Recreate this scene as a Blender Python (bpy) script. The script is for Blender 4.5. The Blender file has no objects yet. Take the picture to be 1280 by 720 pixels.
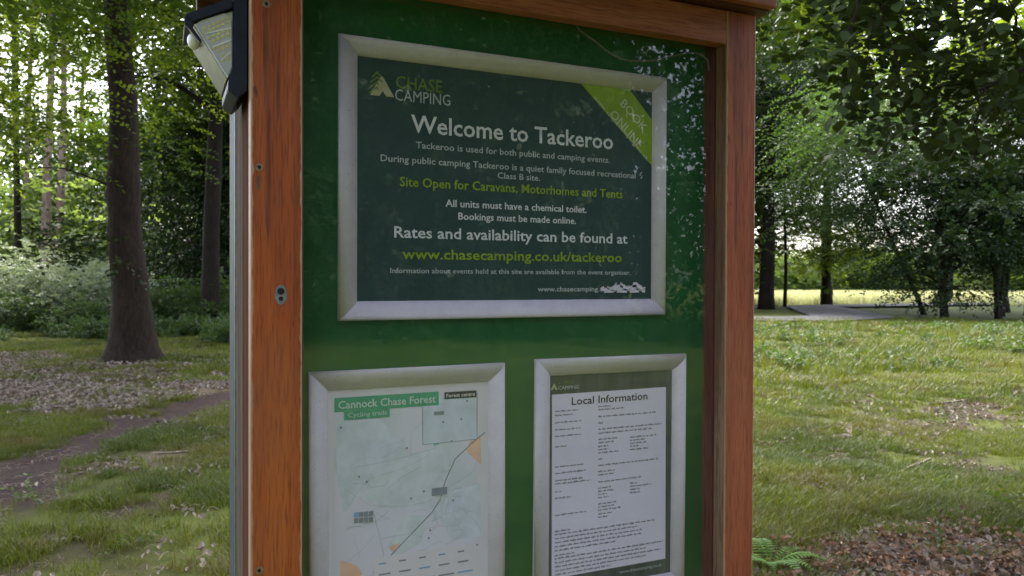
import bpy, math, random
import numpy as np
from mathutils import Vector, Matrix, Euler
S = bpy.context.scene
C = S.collection
R = math.radians
random.seed(7)
rng = np.random.default_rng(7)

# ------------------------------------------------------------------ camera, sky, sun, exposure
CAMZ = 1.55
cam = bpy.data.cameras.new('camera'); camo = bpy.data.objects.new('camera', cam); C.objects.link(camo)
camo.matrix_world = Matrix.Translation((0, 0, CAMZ)) @ Matrix.Rotation(math.pi/2 - 0.0098, 4, 'X') @ Matrix.Rotation(0.0036, 4, 'Z')
cam.sensor_width = 36; cam.lens = 27; cam.clip_start = 0.05; cam.clip_end = 2000
cam.dof.use_dof = True; cam.dof.focus_distance = 1.35; cam.dof.aperture_fstop = 11
S.camera = camo
SUN_EL, SUN_AZ = R(52), R(-12)          # azimuth clockwise from +Y
W = bpy.data.worlds.new('World'); S.world = W; W.use_nodes = True
nt = W.node_tree; nt.nodes.clear()
sky = nt.nodes.new('ShaderNodeTexSky'); sky.sky_type = 'NISHITA'; sky.sun_disc = False
sky.sun_elevation = SUN_EL; sky.sun_rotation = SUN_AZ; sky.dust_density = 3.0; sky.air_density = 1.0
hs = nt.nodes.new('ShaderNodeHueSaturation'); hs.inputs['Saturation'].default_value = 0.5; hs.inputs['Hue'].default_value = 0.52
bg = nt.nodes.new('ShaderNodeBackground'); bg.inputs['Strength'].default_value = 0.15
wo = nt.nodes.new('ShaderNodeOutputWorld')
nt.links.new(sky.outputs[0], hs.inputs['Color']); nt.links.new(hs.outputs[0], bg.inputs[0]); nt.links.new(bg.outputs[0], wo.inputs[0])
sl = bpy.data.lights.new('sun', 'SUN'); sl.energy = 1.5; sl.angle = R(10); sl.color = (1, .95, .86)
so = bpy.data.objects.new('sun', sl); C.objects.link(so)
sd = Vector((math.sin(SUN_AZ)*math.cos(SUN_EL), math.cos(SUN_AZ)*math.cos(SUN_EL), math.sin(SUN_EL)))
so.rotation_euler = sd.to_track_quat('Z', 'Y').to_euler()
S.view_settings.view_transform = 'Standard'; S.view_settings.look = 'None'
S.view_settings.exposure = 2.4; S.view_settings.gamma = 1
S.render.engine = 'CYCLES'
S.cycles.max_bounces = 6; S.cycles.transparent_max_bounces = 8; S.cycles.diffuse_bounces = 3
S.cycles.use_denoising = True

# ------------------------------------------------------------------ helpers
def mesh(name, v, f, m=None, smooth=False):
    me = bpy.data.meshes.new(name); me.from_pydata([tuple(p) for p in v], [], f); me.update()
    if m: me.materials.append(m)
    if smooth: me.polygons.foreach_set('use_smooth', [True]*len(me.polygons))
    return me
def link(name, me, parent=None, loc=None, rot=None):
    o = bpy.data.objects.new(name, me); C.objects.link(o)
    if parent: o.parent = parent
    if loc is not None: o.location = loc
    if rot is not None: o.rotation_euler = rot
    return o
def tag(o, label=None, cat=None, group=None, kind=None):
    if label: o['label'] = label
    if cat: o['category'] = cat
    if group: o['group'] = group
    if kind: o['kind'] = kind
    return o
def thing(name, label, cat, loc=(0, 0, 0), rz=0, group=None):
    o = bpy.data.objects.new(name, None); C.objects.link(o); o.empty_display_size = .1
    o.location = loc; o.rotation_euler = (0, 0, rz)
    return tag(o, label, cat, group)
def bulk(name, V, F4, m, tint=None, smooth=False):
    """mesh from numpy verts (n,3) and faces (k,s)"""
    me = bpy.data.meshes.new(name); s = F4.shape[1]
    me.vertices.add(len(V)); me.vertices.foreach_set('co', V.astype(np.float32).ravel())
    me.loops.add(F4.size); me.loops.foreach_set('vertex_index', F4.astype(np.int32).ravel())
    me.polygons.add(len(F4)); me.polygons.foreach_set('loop_start', np.arange(0, F4.size, s, dtype=np.int32))
    if smooth: me.polygons.foreach_set('use_smooth', np.ones(len(F4), bool))
    me.update(calc_edges=True)
    if tint is not None:
        a = me.attributes.new('tint', 'FLOAT', 'POINT'); a.data.foreach_set('value', tint.astype(np.float32))
    me.materials.append(m); return me
def box(x0, x1, y0, y1, z0, z1, m, name='box', bev=0.0):
    v = [(x, y, z) for z in (z0, z1) for y in (y0, y1) for x in (x0, x1)]
    f = [(0, 2, 3, 1), (4, 5, 7, 6), (0, 1, 5, 4), (2, 6, 7, 3), (0, 4, 6, 2), (1, 3, 7, 5)]
    if not bev: return mesh(name, v, f, m)
    import bmesh
    me = mesh(name, v, f, m); b = bmesh.new(); b.from_mesh(me)
    bmesh.ops.bevel(b, geom=b.edges[:], offset=bev, segments=2, affect='EDGES', profile=.6)
    b.to_mesh(me); b.free(); return me
def tube(pts, rad, sides=8, jit=0, seed=0, cap=True):
    r_ = random.Random(seed); V = []; F = []
    pts = [Vector(p) for p in pts]; n = len(pts); up = Vector((.13, .2, .97))
    for i, p in enumerate(pts):
        t = (pts[min(i+1, n-1)] - pts[max(i-1, 0)]).normalized()
        a = t.cross(up)
        if a.length < .15: a = t.cross(Vector((1, .1, 0)))
        a.normalize(); b = t.cross(a)
        for k in range(sides):
            q = 2*math.pi*k/sides; rr = rad[i]*(1 + (r_.uniform(-jit, jit) if jit else 0))
            V.append(p + a*math.cos(q)*rr + b*math.sin(q)*rr)
    for i in range(n-1):
        for k in range(sides):
            k2 = (k+1) % sides; F.append((i*sides+k, i*sides+k2, (i+1)*sides+k2, (i+1)*sides+k))
    if cap: F.append(tuple(range(sides))[::-1]); F.append(tuple((n-1)*sides+k for k in range(sides)))
    return V, F
def join(parts):
    V = []; F = []
    for v, f in parts:
        o = len(V); V += list(v); F += [tuple(i+o for i in q) for q in f]
    return V, F
def cyl(r, h, n=20, z0=0):
    V = [(r*math.cos(2*math.pi*k/n), r*math.sin(2*math.pi*k/n), z) for z in (z0, z0+h) for k in range(n)]
    F = [(k, (k+1) % n, n+(k+1) % n, n+k) for k in range(n)] + [tuple(range(n))[::-1], tuple(range(n, 2*n))]
    return V, F

# value noise
_T = rng.random((256, 256))
def vn(x, y, s=1.0, o=0):
    x = np.asarray(x)*s + o*17.3; y = np.asarray(y)*s + o*7.7
    xi = np.floor(x).astype(int); yi = np.floor(y).astype(int); fx = x-xi; fy = y-yi
    fx = fx*fx*(3-2*fx); fy = fy*fy*(3-2*fy)
    g = lambda a, b: _T[a % 256, b % 256]
    return (g(xi, yi)*(1-fx)+g(xi+1, yi)*fx)*(1-fy) + (g(xi, yi+1)*(1-fx)+g(xi+1, yi+1)*fx)*fy
def fbm(x, y, s=1.0, o=0): return (vn(x, y, s, o)*.5 + vn(x, y, s*2.1, o+1)*.3 + vn(x, y, s*4.3, o+2)*.2)

# ------------------------------------------------------------------ materials
class N:
    def __init__(s, name):
        s.m = bpy.data.materials.new(name); s.m.use_nodes = True; s.t = s.m.node_tree
        s.b = s.t.nodes['Principled BSDF']; s.out = s.t.nodes['Material Output']
    def n(s, ty, **kw):
        d = s.t.nodes.new('ShaderNode'+ty)
        for k, v in kw.items():
            if k in d.inputs: d.inputs[k].default_value = v
            else: setattr(d, k, v)
        return d
    def l(s, a, b): s.t.links.new(a, b)
    def coord(s, scale=(1, 1, 1), kind='Object'):
        c = s.n('TexCoord'); m = s.n('Mapping'); m.inputs['Scale'].default_value = scale
        s.l(c.outputs[kind], m.inputs['Vector']); return m.outputs[0]
    def noise(s, co, scale, detail=4, rough=.55, dist=0):
        d = s.n('TexNoise'); d.inputs['Scale'].default_value = scale; d.inputs['Detail'].default_value = detail
        d.inputs['Roughness'].default_value = rough; d.inputs['Distortion'].default_value = dist
        s.l(co, d.inputs['Vector']); return d.outputs['Fac']
    def ramp(s, fac, stops, interp='LINEAR'):
        d = s.n('ValToRGB'); d.color_ramp.interpolation = interp; e = d.color_ramp.elements
        while len(e) < len(stops): e.new(.5)
        for q, (p, c) in zip(e, stops): q.position = p; q.color = (*c, 1) if len(c) == 3 else c
        s.l(fac, d.inputs[0]); return d.outputs[0]
    def mix(s, fac, a, b, mode='MIX'):
        d = s.n('Mix', data_type='RGBA', blend_type=mode)
        for k, v in ((0, fac), (6, a), (7, b)):
            if isinstance(v, (int, float)): d.inputs[k].default_value = v
            elif isinstance(v, tuple): d.inputs[k].default_value = (*v, 1)
            else: s.l(v, d.inputs[k])
        return d.outputs[2]
    def bump(s, h, strength=.3, dist=.01):
        d = s.n('Bump'); d.inputs['Strength'].default_value = strength; d.inputs['Distance'].default_value = dist
        s.l(h, d.inputs['Height']); s.l(d.outputs[0], s.b.inputs['Normal'])
    def set(s, color=None, rough=None, metal=None, spec=None, coat=None):
        for k, v in (('Base Color', color), ('Roughness', rough), ('Metallic', metal), ('Specular IOR Level', spec), ('Coat Weight', coat)):
            if v is None: continue
            if hasattr(v, 'is_linked') or not isinstance(v, (int, float, tuple)): s.l(v, s.b.inputs[k])
            elif isinstance(v, tuple): s.b.inputs[k].default_value = (*v, 1)
            else: s.b.inputs[k].default_value = v
        return s

def wood(name, axis, c0, c1, c2, rough=.5, coat=.04, dark=.6):
    w = N(name); sc = [1, 1, 1]; sc[axis] = .06
    co = w.coord(tuple(sc)); big = w.noise(co, 14, 3, .5, .6); fine = w.noise(co, 330, 3, .6, .15)
    base = w.ramp(big, [(.34, c0), (.5, c1), (.66, c2)])
    pore = w.ramp(fine, [(.38, (dark*.7, dark*.55, dark*.5)), (.50, (1, 1, 1))])
    col = w.mix(.6, base, pore, 'MULTIPLY')
    co2 = w.coord((1, 1, 1)); blot = w.noise(co2, 9, 5, .6)
    col = w.mix(w.ramp(blot, [(.58, (0, 0, 0)), (.9, (.35, .35, .35))]), col, tuple(x*.45 for x in c0))
    sc3 = [1, 1, 1]; sc3[axis] = .035
    st = w.noise(w.coord(tuple(sc3)), 110, 3, .6)
    col = w.mix(w.ramp(st, [(.58, (0, 0, 0)), (.70, (.62, .62, .62))]), col, (.055, .020, .010))
    w.set(col, rough=w.ramp(fine, [(.3, (rough+.15,)*3), (.7, (rough-.06,)*3)]), coat=coat)
    w.b.inputs['Coat Roughness'].default_value = .3
    w.bump(fine, .28, .0012); return w.m
M = {}
def edge_wear(m, hw, pale=(.42, .27, .17), w0=.0030):
    t = m.node_tree; b = t.nodes['Principled BSDF']; src = b.inputs['Base Color'].links[0].from_socket
    tc = t.nodes.new('ShaderNodeTexCoord'); sx = t.nodes.new('ShaderNodeSeparateXYZ'); t.links.new(tc.outputs['Object'], sx.inputs[0])
    def mt(op, a, b_=None):
        q = t.nodes.new('ShaderNodeMath'); q.operation = op
        for i, v in enumerate((a, b_)):
            if v is None: continue
            if isinstance(v, (int, float)): q.inputs[i].default_value = v
            else: t.links.new(v, q.inputs[i])
        return q.outputs[0]
    nz = t.nodes.new('ShaderNodeTexNoise'); nz.inputs['Scale'].default_value = 45; nz.inputs['Detail'].default_value = 5; t.links.new(tc.outputs['Object'], nz.inputs['Vector'])
    d = mt('SUBTRACT', hw, mt('ABSOLUTE', sx.outputs[0]))                     # distance to the edge
    k = mt('MULTIPLY', mt('SUBTRACT', mt('MULTIPLY', nz.outputs['Fac'], w0*2.0), d), 700); k = mt('MINIMUM', mt('MAXIMUM', k, 0), .8)
    mx = t.nodes.new('ShaderNodeMix'); mx.data_type = 'RGBA'; t.links.new(k, mx.inputs[0]); t.links.new(src, mx.inputs[6]); mx.inputs[7].default_value = (*pale, 1)
    # slow bleaching of the varnish
    n2 = t.nodes.new('ShaderNodeTexNoise'); n2.inputs['Scale'].default_value = 2.6; n2.inputs['Detail'].default_value = 4; t.links.new(tc.outputs['Object'], n2.inputs['Vector'])
    r = t.nodes.new('ShaderNodeValToRGB'); r.color_ramp.elements[0].position = .48; r.color_ramp.elements[1].position = .75; r.color_ramp.elements[1].color = (.5, .5, .5, 1); t.links.new(n2.outputs['Fac'], r.inputs[0])
    m2 = t.nodes.new('ShaderNodeMix'); m2.data_type = 'RGBA'; t.links.new(r.outputs[0], m2.inputs[0]); t.links.new(mx.outputs[2], m2.inputs[6]); m2.inputs[7].default_value = (.26, .115, .06, 1)
    # scratches and dents
    vz = t.nodes.new('ShaderNodeMapping'); vz.inputs['Scale'].default_value = (1, 1, .25); t.links.new(tc.outputs['Object'], vz.inputs[0])
    n3 = t.nodes.new('ShaderNodeTexNoise'); n3.inputs['Scale'].default_value = 60; n3.inputs['Detail'].default_value = 2; t.links.new(vz.outputs[0], n3.inputs['Vector'])
    r3 = t.nodes.new('ShaderNodeValToRGB'); r3.color_ramp.elements[0].position = .70; r3.color_ramp.elements[1].position = .76; r3.color_ramp.elements[1].color = (.75, .75, .75, 1); t.links.new(n3.outputs['Fac'], r3.inputs[0])
    m3 = t.nodes.new('ShaderNodeMix'); m3.data_type = 'RGBA'; t.links.new(r3.outputs[0], m3.inputs[0]); t.links.new(m2.outputs[2], m3.inputs[6]); m3.inputs[7].default_value = (.035, .018, .012, 1)
    t.links.new(m3.outputs[2], b.inputs['Base Color']); return m
M['wood_v'] = wood('varnished_wood_vertical', 2, (.25, .048, .010), (.37, .076, .014), (.46, .118, .022))
M['wood_v_red'] = wood('varnished_wood_red', 2, (.21, .050, .020), (.32, .078, .032), (.41, .12, .054))
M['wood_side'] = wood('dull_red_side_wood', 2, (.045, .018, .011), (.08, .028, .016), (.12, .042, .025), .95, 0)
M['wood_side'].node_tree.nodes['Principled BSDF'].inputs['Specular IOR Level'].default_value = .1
M['wood_h'] = wood('varnished_wood_horizontal', 0, (.22, .060, .026), (.30, .085, .036), (.38, .12, .055))
edge_wear(M['wood_v'], .0376, (.46, .33, .22), .0036); edge_wear(M['wood_v_red'], .0361)
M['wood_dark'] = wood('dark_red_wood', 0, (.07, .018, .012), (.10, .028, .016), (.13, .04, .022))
M['wood_lin'] = wood('red_lining_wood', 2, (.12, .035, .022), (.17, .05, .035), (.2, .065, .045), .5, 0)
M['wood_worn'] = wood('worn_edge_wood', 2, (.10, .055, .032), (.17, .095, .055), (.26, .17, .11), .7, 0)
M['wood_grey'] = wood('weathered_grey_wood', 2, (.07, .056, .042), (.115, .09, .066), (.16, .125, .09), .95, 0)
M['wood_grey'].node_tree.nodes['Principled BSDF'].inputs['Specular IOR Level'].default_value = .1

def simple(name, col, rough=.5, metal=0, spec=.5, nscale=30, var=.12, bump=0, coat=0):
    w = N(name); f = w.noise(w.coord(), nscale, 5)
    a = tuple(max(0, c*(1-var)) for c in col); b = tuple(min(1, c*(1+var)) for c in col)
    w.set(w.ramp(f, [(.3, a), (.7, b)]), rough, metal, spec, coat)
    if bump: w.bump(f, bump, .002)
    return w.m
# painted green back panel with streaks and dust
w = N('green_paint'); co = w.coord((1, 1, .12)); st = w.noise(co, 60, 4, .6); bl = w.noise(w.coord(), 3.5, 4)
col = w.ramp(bl, [(.3, (.003, .080, .018)), (.7, (.005, .115, .027))])
col = w.mix(w.ramp(st, [(.6, (0, 0, 0)), (.85, (.30, .30, .30))]), col, (.03, .12, .06))
w.set(col, .42); w.bump(st, .05, .001); M['green'] = w.m
w = N('satin_aluminium'); co = w.coord((1, 1, 1)); a = w.noise(co, 40, 5); sp = w.noise(w.coord(), 420, 1)
col = w.ramp(a, [(.3, (.62, .60, .64)), (.7, (.69, .67, .71))])
col = w.mix(w.ramp(sp, [(.72, (0, 0, 0)), (.76, (.8, .8, .8))]), col, (.13, .12, .10))
w.set(col, .62, .05, .3); M['alu'] = w.m
M['galv'] = simple('grey_metal_strip', (.055, .07, .08), .6, .3, nscale=25, var=.3)
M['steel'] = simple('dull_steel', (.30, .33, .38), .45, .8, nscale=60, var=.25)
M['screw'] = simple('brass_screw', (.30, .24, .15), .5, .6, nscale=200, var=.4)
M['black'] = simple('black_void', (.004, .004, .005), .7)
M['blackpl'] = simple('blue_black_plastic', (.014, .020, .040), .38, nscale=50, var=.3)
M['pir'] = simple('white_sensor_dome', (.75, .76, .80), .35)
M['cable'] = simple('grey_cable', (.17, .17, .16), .6)
M['poster_green'] = None
w = N('dark_green_poster'); bl = w.noise(w.coord(), 7, 5, .6); stv = w.noise(w.coord((1, 1, .15)), 50, 3)
col = w.ramp(bl, [(.3, (.014, .048, .044)), (.7, (.019, .062, .057))])
col = w.mix(w.ramp(stv, [(.62, (0, 0, 0)), (.9, (.22, .22, .22))]), col, (.07, .13, .12))
w.set(col, .45); M['poster_green'] = w.m
w = N('information_backing'); bl = w.noise(w.coord((1, 1, .2)), 35, 4); w.set(w.ramp(bl, [(.3, (.035, .05, .045)), (.8, (.11, .13, .12))]), .4); M['info_back'] = w.m
M['white_print'] = simple('white_lettering', (.70, .74, .74), .5, nscale=120, var=.08)
M['dim_print'] = simple('pale_lettering', (.44, .51, .50), .5, nscale=120, var=.12)
M['lime'] = simple('lime_print', (.24, .38, .010), .5, nscale=14, var=.15)
M['lime_pale'] = simple('pale_on_lime', (.58, .64, .40), .5)
M['logo_green'] = simple('logo_green', (.13, .22, .02), .5)
M['tent'] = simple('logo_tent_cream', (.42, .43, .25), .5)
M['sheet'] = simple('white_sheet', (.70, .69, .80), .6, nscale=6, var=.05)
M['mapwhite'] = simple('map_paper', (.70, .69, .72), .6, nscale=6, var=.05)
w = N('map_paper_tinted'); co = w.coord(); a = w.noise(co, 7, 3, .5, .8)
w.set(w.ramp(a, [(.34, (.56, .65, .66)), (.43, (.62, .68, .71)), (.48, (.68, .70, .77)), (.7, (.72, .72, .81))]), .6); M['map'] = w.m
M['map_head'] = simple('map_green_header', (.045, .36, .20), .5)
M['map_pale'] = simple('map_pale_text', (.52, .66, .60), .5)
M['map_dark'] = simple('map_dark_ink', (.03, .04, .05), .5)
M['map_ink'] = simple('map_grey_ink', (.22, .26, .30), .5)
M['map_line'] = simple('map_faint_line', (.50, .55, .58), .5)
M['map_wood'] = simple('map_wood_tint', (.62, .69, .72), .6)
M['map_blue'] = simple('map_blue', (.22, .42, .66), .5)
M['map_teal'] = simple('map_teal', (.22, .50, .46), .5)
M['map_inset'] = simple('map_inset_tint', (.61, .69, .75), .5)
M['map_orange'] = simple('map_orange', (.82, .52, .36), .5)
M['ink'] = simple('black_ink', (.035, .035, .045), .5)
M['ink_soft'] = simple('grey_ink', (.16, .17, .20), .5)
# clear glass: fresnel mix of transparent and glossy with faint dust
w = N('clear_glass'); t = w.t
tr = w.n('BsdfTransparent'); tr.inputs[0].default_value = (.955, .94, .955, 1)
gl = w.n('BsdfGlossy'); gl.inputs['Roughness'].default_value = .012; gl.inputs[0].default_value = (1, 1, 1, 1)
fr = w.n('Fresnel'); geo = w.n('NewGeometry'); ior = w.n('MapRange'); ior.inputs['To Min'].default_value = 1.66; ior.inputs['To Max'].default_value = 1/1.66
w.l(geo.outputs['Backfacing'], ior.inputs[0]); w.l(ior.outputs[0], fr.inputs['IOR'])   # the node inverts the index on the inner side
m1 = w.n('MixShader'); w.l(fr.outputs[0], m1.inputs[0]); w.l(tr.outputs[0], m1.inputs[1]); w.l(gl.outputs[0], m1.inputs[2])
df = w.n('BsdfDiffuse'); df.inputs[0].default_value = (.52, .52, .56, 1)
dn = w.noise(w.coord((1, 1, .35)), 22, 6, .65); sp = w.noise(w.coord(), 260, 2)
dust = w.n('Math', operation='ADD'); dd = w.ramp(dn, [(.35, (.004,)*3), (.8, (.040,)*3)]); w.l(dd, dust.inputs[0])
w.l(w.ramp(sp, [(.74, (0, 0, 0)), (.80, (.25,)*3)]), dust.inputs[1])
m2 = w.n('MixShader'); w.l(dust.outputs[0], m2.inputs[0]); w.l(m1.outputs[0], m2.inputs[1]); w.l(df.outputs[0], m2.inputs[2])
w.l(m2.outputs[0], w.out.inputs['Surface']); M['glass'] = w.m
# lamp lens plastics
w = N('frosted_lens'); w.set((.50, .52, .54), .18, 0, .5); M['lens'] = w.m
w = N('smoky_front_lens'); st = w.noise(w.coord((1, 1, 1)), 30, 3); w.set(w.ramp(st, [(.3, (.12, .12, .10)), (.7, (.20, .20, .165))]), .4); M['front_lens'] = w.m
M['led'] = simple('unlit_yellow_led', (.62, .58, .20), .35)

def leafmat(name, dark, light, trans=.45, rough=.5, tcol=None, spec=.35, patch=None):
    w = N(name); at = w.n('Attribute', attribute_name='tint'); oi = w.n('ObjectInfo')
    col = w.mix(at.outputs['Fac'], dark, light)
    if patch:      # dry or darker patches of the sward
        gp_ = w.n('NewGeometry')
        a1 = w.noise(gp_.outputs['Position'], .9, 4, .6); col = w.mix(w.ramp(a1, [(.47, (0, 0, 0)), (.66, (.85,)*3)]), col, patch[0])
        a2 = w.noise(gp_.outputs['Position'], .45, 3, .6, .6); col = w.mix(w.ramp(a2, [(.50, (0, 0, 0)), (.62, (.7,)*3)]), col, patch[1])
    hsv = w.n('HueSaturation'); mr = w.n('MapRange'); mr.inputs['To Min'].default_value = .82; mr.inputs['To Max'].default_value = 1.18
    w.l(oi.outputs['Random'], mr.inputs[0]); w.l(mr.outputs[0], hsv.inputs['Value']); w.l(col, hsv.inputs['Color'])
    w.set(hsv.outputs[0], rough, 0, spec)
    tl = w.n('BsdfTranslucent'); tc = w.mix(1.0, hsv.outputs[0], tcol or (1.5, 1.6, .55), 'MULTIPLY'); w.l(tc, tl.inputs[0])
    mx = w.n('MixShader'); mx.inputs[0].default_value = trans
    w.l(w.b.outputs[0], mx.inputs[1]); w.l(tl.outputs[0], mx.inputs[2]); w.l(mx.outputs[0], w.out.inputs['Surface']); return w.m
M['leaf'] = leafmat('beech_leaf', (.030, .056, .013), (.10, .15, .028), .45)
M['leaf_bright'] = leafmat('backlit_beech_leaf', (.085, .13, .016), (.25, .31, .035), .58, tcol=(1.4, 1.45, .6))  # lighter leaf copy: glow of backlit leaves put into the colour
M['leaf_dark'] = leafmat('evergreen_leaf', (.014, .028, .010), (.036, .066, .020), .2, spec=.25)
M['leaf_fine'] = leafmat('soft_green_leaf', (.032, .062, .024), (.085, .135, .048), .42)
M['leaf_pale'] = leafmat('pale_bush_leaf', (.13, .175, .09), (.38, .43, .29), .35, tcol=(1.1, 1.15, .85))
M['leaf_misty'] = leafmat('misty_distant_leaf', (.12, .17, .08), (.26, .31, .17), .6)  # pale colour stands in for the bright haze over the far trees
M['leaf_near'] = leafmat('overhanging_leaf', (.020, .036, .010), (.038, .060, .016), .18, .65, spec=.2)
M['weed'] = leafmat('weed_leaf', (.040, .072, .016), (.11, .165, .040), .35)
M['grass'] = leafmat('grass_blade', (.056, .086, .009), (.155, .180, .019), .4, tcol=(1.25, 1.25, .5), patch=((.125, .105, .036), (.045, .078, .010)))
M['haygrass'] = leafmat('pale_hay_grass', (.34, .36, .17), (.60, .58, .36), .4, tcol=(1.1, 1.1, .8))
M['fern'] = leafmat('fern_green', (.07, .17, .02), (.13, .28, .03), .4, spec=.2)
M['dead'] = leafmat('dead_bracken', (.070, .042, .026), (.34, .22, .145), .2, tcol=(1.1, .9, .6))
M['litter'] = leafmat('fallen_leaf', (.075, .045, .028), (.42, .36, .30), .15, tcol=(1, .9, .8))
def bark(name, c0, c1, sc=18, moss=0):
    w = N(name); a = w.noise(w.coord((1, 1, .22)), sc, 6, .65, .5); b = w.noise(w.coord((1, 1, .6)), 3, 4)
    col = w.ramp(a, [(.3, c0), (.72, c1)]); col = w.mix(w.ramp(b, [(.5, (0, 0, 0)), (.75, (.6,)*3)]), col, (.045, .055, .025) if moss else tuple(x*.6 for x in c0))
    w.set(col, .85, spec=.2); w.bump(a, .6, .02); return w.m
M['bark'] = bark('beech_bark', (.007, .005, .0035), (.042, .028, .017), 24, 0)
M['bark_dark'] = bark('dark_bark', (.010, .008, .006), (.030, .023, .016))
M['bark_pine'] = bark('pine_bark', (.14, .095, .075), (.27, .20, .17), 10)
# ground
w = N('forest_floor'); at = w.n('Attribute', attribute_name='cover'); sep = w.n('SeparateColor'); w.l(at.outputs['Color'], sep.inputs[0])
co = w.coord(); n1 = w.noise(co, 1.3, 6, .6); n2 = w.noise(co, 22, 6, .7); n3 = w.noise(co, 90, 3, .6)
g = w.ramp(n1, [(.30, (.045, .055, .013)), (.5, (.070, .092, .014)), (.7, (.11, .13, .022))])
g = w.mix(w.ramp(n2, [(.42, (0, 0, 0)), (.7, (.6,)*3)]), g, (.080, .066, .032))
d = w.ramp(n2, [(.3, (.022, .014, .012)), (.55, (.050, .033, .028)), (.8, (.11, .075, .062))])
li = w.ramp(n3, [(.35, (.07, .045, .03)), (.55, (.18, .13, .09)), (.68, (.40, .34, .27))])
hay = w.ramp(n2, [(.3, (.22, .24, .09)), (.7, (.40, .39, .20))])
rf = w.n('Math', operation='ADD'); rf.use_clamp = True; w.l(sep.outputs[0], rf.inputs[0])
col = w.mix(sep.outputs[0], g, d); col = w.mix(sep.outputs[1], col, li); col = w.mix(sep.outputs[2], col, hay)
w.set(col, .95, spec=.15); w.bump(n2, .8, .03); M['ground'] = w.m
M['road'] = simple('grey_track_surface', (.055, .053, .056), .9, nscale=14, var=.25, bump=.3)
M['stone'] = simple('dark_stone', (.07, .055, .045), .8, nscale=40, var=.5, bump=.5)
M['stick'] = simple('bleached_stick', (.28, .23, .17), .85, nscale=60, var=.4)

# ------------------------------------------------------------------ ground
PATH = np.array([(-3.2, 2.0), (-3.75, 4.5), (-4.0, 6.5), (-4.15, 8.2), (-3.9, 10), (-3.2, 12), (-1.6, 15), (1, 19)])
def pdist(x, y, P):
    dm = np.full(np.shape(x), 1e9)
    for a, b in zip(P[:-1], P[1:]):
        ab = b-a; t = np.clip(((x-a[0])*ab[0]+(y-a[1])*ab[1])/(ab@ab), 0, 1)
        dm = np.minimum(dm, np.hypot(x-a[0]-t*ab[0], y-a[1]-t*ab[1]))
    return dm
def sm(x, a, b):
    t = np.clip((x-a)/(b-a), 0, 1); return t*t*(3-2*t)
def dirt_f(x, y):
    d = 1-sm(pdist(x, y, PATH) + (fbm(x, y, 2.2)-.5)*1.1 + (fbm(x, y, 9, 6)-.5)*.35, .22, .70)
    p2 = 1-sm(pdist(x, y, np.array([(2.4, 5.9), (3.1, 7.2), (4.7, 9.2), (6, 10)])) + (fbm(x, y, 2.5, 4)-.5)*1.5, .05, .42)
    n = sm(fbm(x, y, 1.3, 9), .52, .66)*(y < 13)*(y > 0)
    p3 = 1-sm(pdist(x, y, np.array([(-2.6, 3.2), (-2.75, 4.6), (-2.4, 6.0)])) + (fbm(x, y, 3.1, 3)-.5)*1.1, .02, .3)
    return np.clip(np.maximum.reduce([d, p2*.85, n*.55, p3*.8]), 0, 1)
def litter_f(x, y):
    a = sm(fbm(x, y, .55, 12) + .30*np.exp(-((x+7.5)/3.2)**2-((y-11)/3.4)**2), .50, .66)*(x < -2)*(y < 17)*(y > 6)
    b = np.exp(-((x+6.8)/1.6)**2-((y-12.6)/1.3)**2)
    c = sm(-y + (fbm(x, y, 1.6, 20)-.5)*1.8, -4.9, -4.3)*(x > 1)*(y > 2.6)*.9
    return np.clip(np.maximum.reduce([a, b, c])*(1-dirt_f(x, y)*(x < 0)), 0, 1)
def hay_f(x, y): return sm(y + (fbm(x, y, .1, 30)-.5)*14, 58, 68)*sm(x, -5, 8)
def gz(x, y):
    r = (fbm(x, y, .28, 40)-.5)*.16*sm(np.hypot(x, y), 3, 8) + (fbm(x, y, 2.0, 41)-.5)*.05
    return r - .03*(1-sm(pdist(x, y, PATH), .2, .8)) - .02 + np.exp(-((x+6.8)**2+(y-13.6)**2)/2.2)*.16
def axis_(lo, hi, step, far):
    a = list(np.arange(lo, hi, step)); s = step; v = hi; q = []
    while v < far: q.append(v); s *= 1.18; v += s
    s = step; v = lo-step; p = []
    while v > -far: p.append(v); s *= 1.18; v -= s
    return np.array(p[::-1]+a+q+[far])
gx = axis_(-13, 13, .11, 500); gy = axis_(2.2, 20, .11, 500)
XX, YY = np.meshgrid(gx, gy); nx, ny = len(gx), len(gy)
ZZ = gz(XX, YY)
V = np.stack([XX.ravel(), YY.ravel(), ZZ.ravel()], 1)
ii = (np.arange(ny-1)[:, None]*nx + np.arange(nx-1)[None]).ravel()
gm = bulk('ground', V, np.stack([ii, ii+1, ii+1+nx, ii+nx], 1), M['ground'], smooth=True)
ca = gm.attributes.new('cover', 'FLOAT_COLOR', 'POINT')
cv = np.stack([dirt_f(XX, YY).ravel(), litter_f(XX, YY).ravel()*.85, hay_f(XX, YY).ravel(), np.ones(XX.size)], 1)
ca.data.foreach_set('color', cv.astype(np.float32).ravel())
tag(link('ground', gm), kind='structure')
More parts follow.
